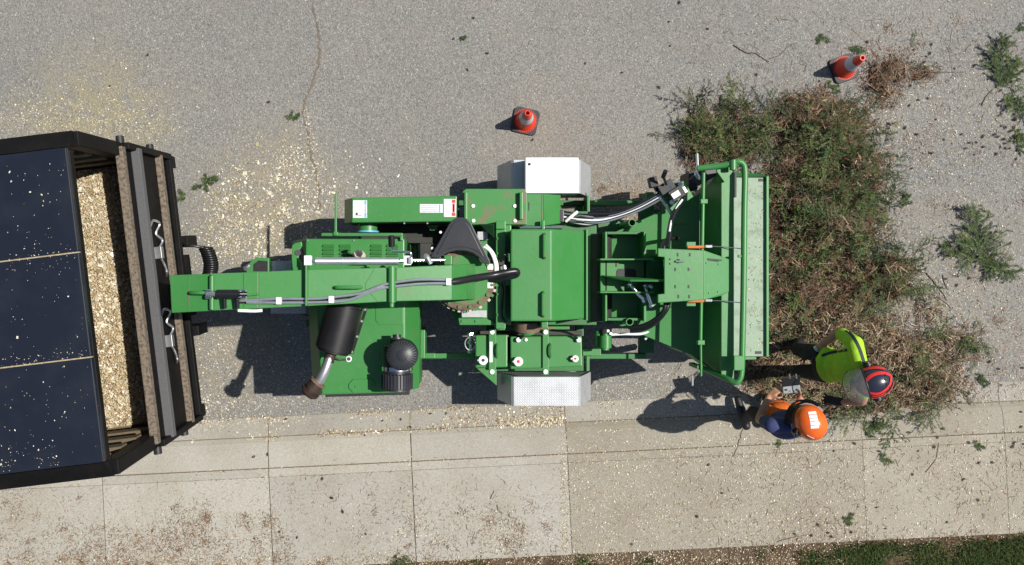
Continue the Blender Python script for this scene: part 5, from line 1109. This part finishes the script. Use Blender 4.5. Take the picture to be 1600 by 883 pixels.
# needle litter on road and pavement
NL = Strips()
def needles(x, y, l0=.012, l1=.035, w_=(.0025, .0045), wts=(3, 3, 1, 4, 0, 2)):
    X, Y = px2xy(x, y); n = len(x); NL.add(X, Y, gz(X, Y), rng.uniform(l0, l1, n), rng.uniform(*w_, n), pal(n, wts, BRN), .05)
def nclump(x0, x1, y0, y1, nc, per, sp):
    cx, cy = uni(x0, x1, y0, y1, nc); k = np.repeat(np.arange(nc), per); s_ = rng.uniform(.3, 1.7, nc)*sp; needles(cx[k]+rng.normal(0, 1, len(k))*s_[k], cy[k]+rng.normal(0, 1, len(k))*s_[k])
nclump(-20, 880, 765, 885, 60, 26, 9); nclump(250, 460, 800, 890, 50, 44, 11); nclump(0, 250, 820, 890, 45, 44, 12); nclump(270, 330, 790, 850, 14, 40, 9); nclump(0, 1250, 868, 895, 120, 40, 8); nclump(1230, 1620, 835, 890, 90, 34, 9); nclump(560, 860, 780, 890, 50, 26, 11); nclump(-20, 60, 740, 840, 14, 30, 12)
nclump(1340, 1620, 30, 280, 60, 26, 14); nclump(1080, 1330, 90, 200, 24, 24, 14); nclump(1330, 1600, 300, 660, 60, 30, 16); nclump(1050, 1600, 660, 880, 60, 18, 16); nclump(880, 1070, 285, 350, 26, 30, 10)
x, y = uni(-20, 1620, -20, 880, 2600); needles(x, y); x, y = uni(1050, 1620, 20, 880, 2400); needles(x, y, .02, .08)
x, y = uni(-20, 900, 735, 885, 420); needles(x, y, .02, .06)
NL.build('needle_litter', M['litter'], kind='stuff', label='brown needles and bark crumbs strewn over road and sidewalk', cat='needles')
# separate sprigs and branches
def branch(name, x, y, L, yaw, label, cat='branch', dz=.0, brown=.06, n_side=1, group=None, dense=1.0):
    v, c = sprig(L, R_, dense, .0038, brown, 2); c = c*.9; X, Y = px2xy(x, y); X -= math.cos(yaw)*L*.5; Y -= math.sin(yaw)*L*.5
    vv = place(v, yaw, (X, Y, float(gz(X, Y))+dz)); vv[:, 2] = np.maximum(vv[:, 2], gz(vv[:, 0], vv[:, 1])+.003)
    return bulk(name, vv, np.arange(len(vv)).reshape(-1, 4), c, M['needles'], label=label, cat=cat, group=group)
for a in ((1522, 378, .72, 2.0, 'large green spruce branch lying on open asphalt right of the pile'), (1548, 415, .5, -.6, 'spruce branch end curling below the large branch right of the pile'), (1502, 400, .46, 2.9, 'spruce side branch pointing left beside the large branch right of the pile'),
          (1553, 105, .6, 1.9, 'bushy green spruce branch in the upper right corner of the road'), (1570, 120, .42, 1.1, 'spruce branch overlapping the bushy one in the upper right corner'), (1415, 318, .2, 1.0, 'small green spruce tip lying alone right of the pile'),
          (1127, 158, .16, -.9, 'small spruce tip left above the pile near its upper lobe'), (1281, 62, .18, .1, 'small spruce tip lying above the second traffic cone'), (1332, 79, .2, -.3, 'slim spruce tip touching the upper side of the second traffic cone'),
          (1298, 134, .2, -.8, 'slim spruce tip lying just below the second traffic cone'), (1505, 535, .3, .4, 'spruce tip lying above the sidewalk at the right'), (1538, 598, .18, 1.2, 'green spruce tip beside the kerb at the right edge'),
          (1376, 712, .17, .3, 'green spruce tip on the sidewalk below the pile'), (1212, 693, .1, 1.9, 'tiny spruce tip on the sidewalk below the orange helmet'), (1318, 808, .16, 1.3, 'green spruce tip alone in the middle of the sidewalk'),
          (1358, 672, .3, -.3, 'spruce tip at the lower edge of the pile over the kerb'), (1520, 692, .14, .4, 'small spruce tip on the sidewalk near the right edge'), (326, 282, .24, .5, 'green spruce tip lying among chips beside the truck gate'), (303, 291, .13, .9, 'short green spruce tip between the truck gate and the chips'),
          (287, 309, .16, 1.2, 'thin spruce tip nearest the truck gate'), (455, 182, .16, 1.0, 'thin spruce tip left of the long crack in the road'), (722, 62, .1, -.1, 'tiny dark twig tip alone on the upper road'), (1597, 45, .2, .2, 'spruce tip cut by the right edge near the top'),
          (1580, 165, .4, -1.0, 'brown-green spruce branch by the right edge above the row of cones'), (1590, 215, .3, -1.3, 'short spruce branch by the right edge in the row of fallen cones')):
    branch('spruce_branch', *a, group='loose spruce branches', dense=1.45 if a[2] > .3 else 1.7)
M['twig'] = mat('twig_bark', (.07, .045, .03), .85, var=(.15, .1, .07), vscale=30, vamt=.6)
def twig(pts, r, label):
    P_ = [Vector((*px2xy(x, y), 0)) for x, y in pts]; P_ = spline(P_, 5); P_ = [p + Vector((random.uniform(-.004, .004), random.uniform(-.004, .004), float(gz(p.x, p.y))+r*.9)) for p in P_]
    finish('twig', tube_bm(P_, list(np.linspace(r, r*.4, len(P_))), 6), 'twig', None, smooth=True, label=label, cat='twig', group='bare twigs on the ground')
for p_, r, lb in (([(1146, 71), (1165, 82), (1180, 84), (1195, 93), (1202, 97)], .006, 'dark crooked twig on asphalt left of the second traffic cone'), ([(1202, 92), (1218, 86), (1230, 74), (1241, 69)], .004, 'thin forked twig ending near the second traffic cone'),
    ([(1448, 427), (1460, 442), (1478, 466)], .007, 'straight dark twig lying below the large branch at right'), ([(1434, 459), (1455, 460), (1470, 468), (1486, 482)], .005, 'curved brown twig under the straight dark twig at right'), ([(1472, 430), (1478, 448), (1482, 452)], .005, 'short twig beside the straight dark twig at right'),
    ([(1444, 114), (1475, 113), (1505, 113)], .005, 'straight twig between the pile top and the bushy branch'), ([(1533, 165), (1541, 150), (1552, 140)], .006, 'stem of the bushy branch in the upper right corner'), ([(1158, 668), (1152, 685), (1147, 700), (1142, 711)], .005, 'thin black twig on the sidewalk behind the orange-shirted person'),
    ([(1210, 843), (1235, 836), (1262, 832)], .004, 'long pale twig near the verge on the sidewalk'), ([(766, 776), (772, 763)], .005, 'short dark straight twig on the pale sidewalk slab'), ([(776, 786), (778, 793), (784, 800)], .005, 'star-shaped twig piece on the pale sidewalk slab'), ([(1488, 44), (1483, 80), (1489, 120)], .002, 'hair-thin twig near the top right of the road'),
    ([(1065, 165), (1076, 172), (1072, 200)], .006, 'bent twig at the far left of the pile'), ([(1440, 735), (1455, 715), (1460, 690)], .004, 'thin twig curving on the sidewalk at lower right')): twig(p_, r, lb)
# fallen spruce cones
M['sconecol'] = mat('spruce_cone', (.035, .015, .01), .8, var=(.1, .045, .025), vscale=90, vamt=.9)
def scone_mesh():
    bm = bmesh.new(); n = 7
    for k in range(6):
        t = k/5; z = (t-.5)*.036; r = .0155*math.sin(math.pi*(t*.8+.12)); a0 = k*.45; rr = [bm.verts.new((z, r*.75*math.cos(a0+2*math.pi*j/n), .013+r*.75*math.sin(a0+2*math.pi*j/n))) for j in range(n)]
        tip = [bm.verts.new((z+.009, r*1.0*math.cos(a0+2*math.pi*(j+.5)/n), .013+r*.95*math.sin(a0+2*math.pi*(j+.5)/n))) for j in range(n)]
        for j in range(n): bm.faces.new((rr[j], rr[(j+1) % n], tip[j]))
    me = bpy.data.meshes.new('spruce_cone'); bm.to_mesh(me); bm.free(); me.materials.append(M['sconecol']); return me
SM = scone_mesh(); CP = []
for cx, cy, rx, ry, n in ((1560, 225, 30, 14, 20), (1580, 175, 14, 30, 14), (1430, 85, 30, 12, 8), (1505, 90, 30, 10, 6), (1420, 160, 25, 35, 10), (1440, 240, 30, 20, 8), (1400, 540, 60, 30, 10), (1470, 570, 40, 35, 14), (1540, 600, 40, 25, 8), (1415, 690, 40, 25, 9), (1300, 830, 40, 25, 8), (1480, 730, 60, 40, 8), (1575, 690, 20, 12, 7), (1250, 860, 40, 10, 6), (1190, 130, 50, 30, 6), (1470, 445, 30, 20, 4), (1560, 400, 30, 40, 3), (420, 760, 60, 60, 6), (700, 660, 60, 8, 5), (550, 790, 60, 40, 6), (1000, 60, 200, 40, 5), (880, 150, 120, 40, 4), (620, 100, 120, 60, 4), (1150, 780, 100, 50, 6), (350, 100, 100, 60, 2)):
    CP += [(rng.normal(cx, rx), rng.normal(cy, ry)) for _ in range(n)]
for i, (x, y) in enumerate(CP):
    if 1060 < x < 1205 and 250 < y < 610: continue
    X, Y = px2xy(x, y); o = bpy.data.objects.new('spruce_cone', SM); s_ = random.uniform(.65, 1.05); o.scale = (s_,)*3; o.location = (X, Y, float(gz(X, Y))+.001); o.rotation_euler.z = random.uniform(0, 6.28)
    d_ = kv((X, Y)); side = 'left' if x < 900 else 'right'
    zone = ('on the asphalt above the chipper' if x < 1130 else 'by the top of the branch pile' if (y < 300 and x < 1470) else 'in the upper right corner of the road' if y < 300 else 'on the road right of the branch pile') if d_ < 0 else ('in the gutter or on the kerb, %s part' % side if d_ < KERB else 'on the sidewalk slabs, %s part' % side)
    link(o, None, None, 'small dark brown spruce cone fallen ' + zone, 'spruce cone', 'spruce cones fallen ' + zone)
# grass on the verge
GR = Strips(); PG = np.array([(.045, .085, .02), (.07, .125, .03), (.12, .155, .045), (.2, .17, .08), (.03, .055, .02)])
def grass(x, y, lmin=.03, lmax=.09):
    X, Y = px2xy(x, y); n = len(x); yaw = rng.uniform(0, 6.28, n); L = rng.uniform(lmin, lmax, n); d = np.stack([np.cos(yaw)*.6, np.sin(yaw)*.6, np.full(n, .8)], 1)*L[:, None]; e = np.stack([-np.sin(yaw), np.cos(yaw), np.zeros(n)], 1)*rng.uniform(.0025, .005, n)[:, None]
    b = np.stack([X, Y, gz(X, Y)], 1); GR.v.append(np.stack([b-e, b+e, b+d+e*.3, b+d-e*.3], 1)); GR.c.append(pal(n, (3, 4, 3, 1.2, 2), PG))
x, y = uni(1180, 1650, 820, 900, 21000); k = (y > 884-KS*(x-640)+3*np.sin(x*.05)+rng.normal(0, 4, len(x))) & (np.sin(x*.03+y*.05)+np.sin(x*.071)+rng.normal(0, .8, len(x)) + (x-1330)/150 > 0); grass(x[k], y[k])
for cx, cy, n in ((628, 874, 220), (745, 880, 120), (912, 876, 160), (1008, 875, 100), (1310, 860, 200), (1390, 852, 200)): x, y = gauss(cx, cy, 9, 5, n); grass(x, y, .02, .05)
x, y = uni(-60, 1650, 880, 1000, 15000); k = y > 884-KS*(x-640); grass(x[k], y[k])
GR.build('grass', M['needles'], kind='stuff', label='rough green grass along the verge below the sidewalk', cat='grass')
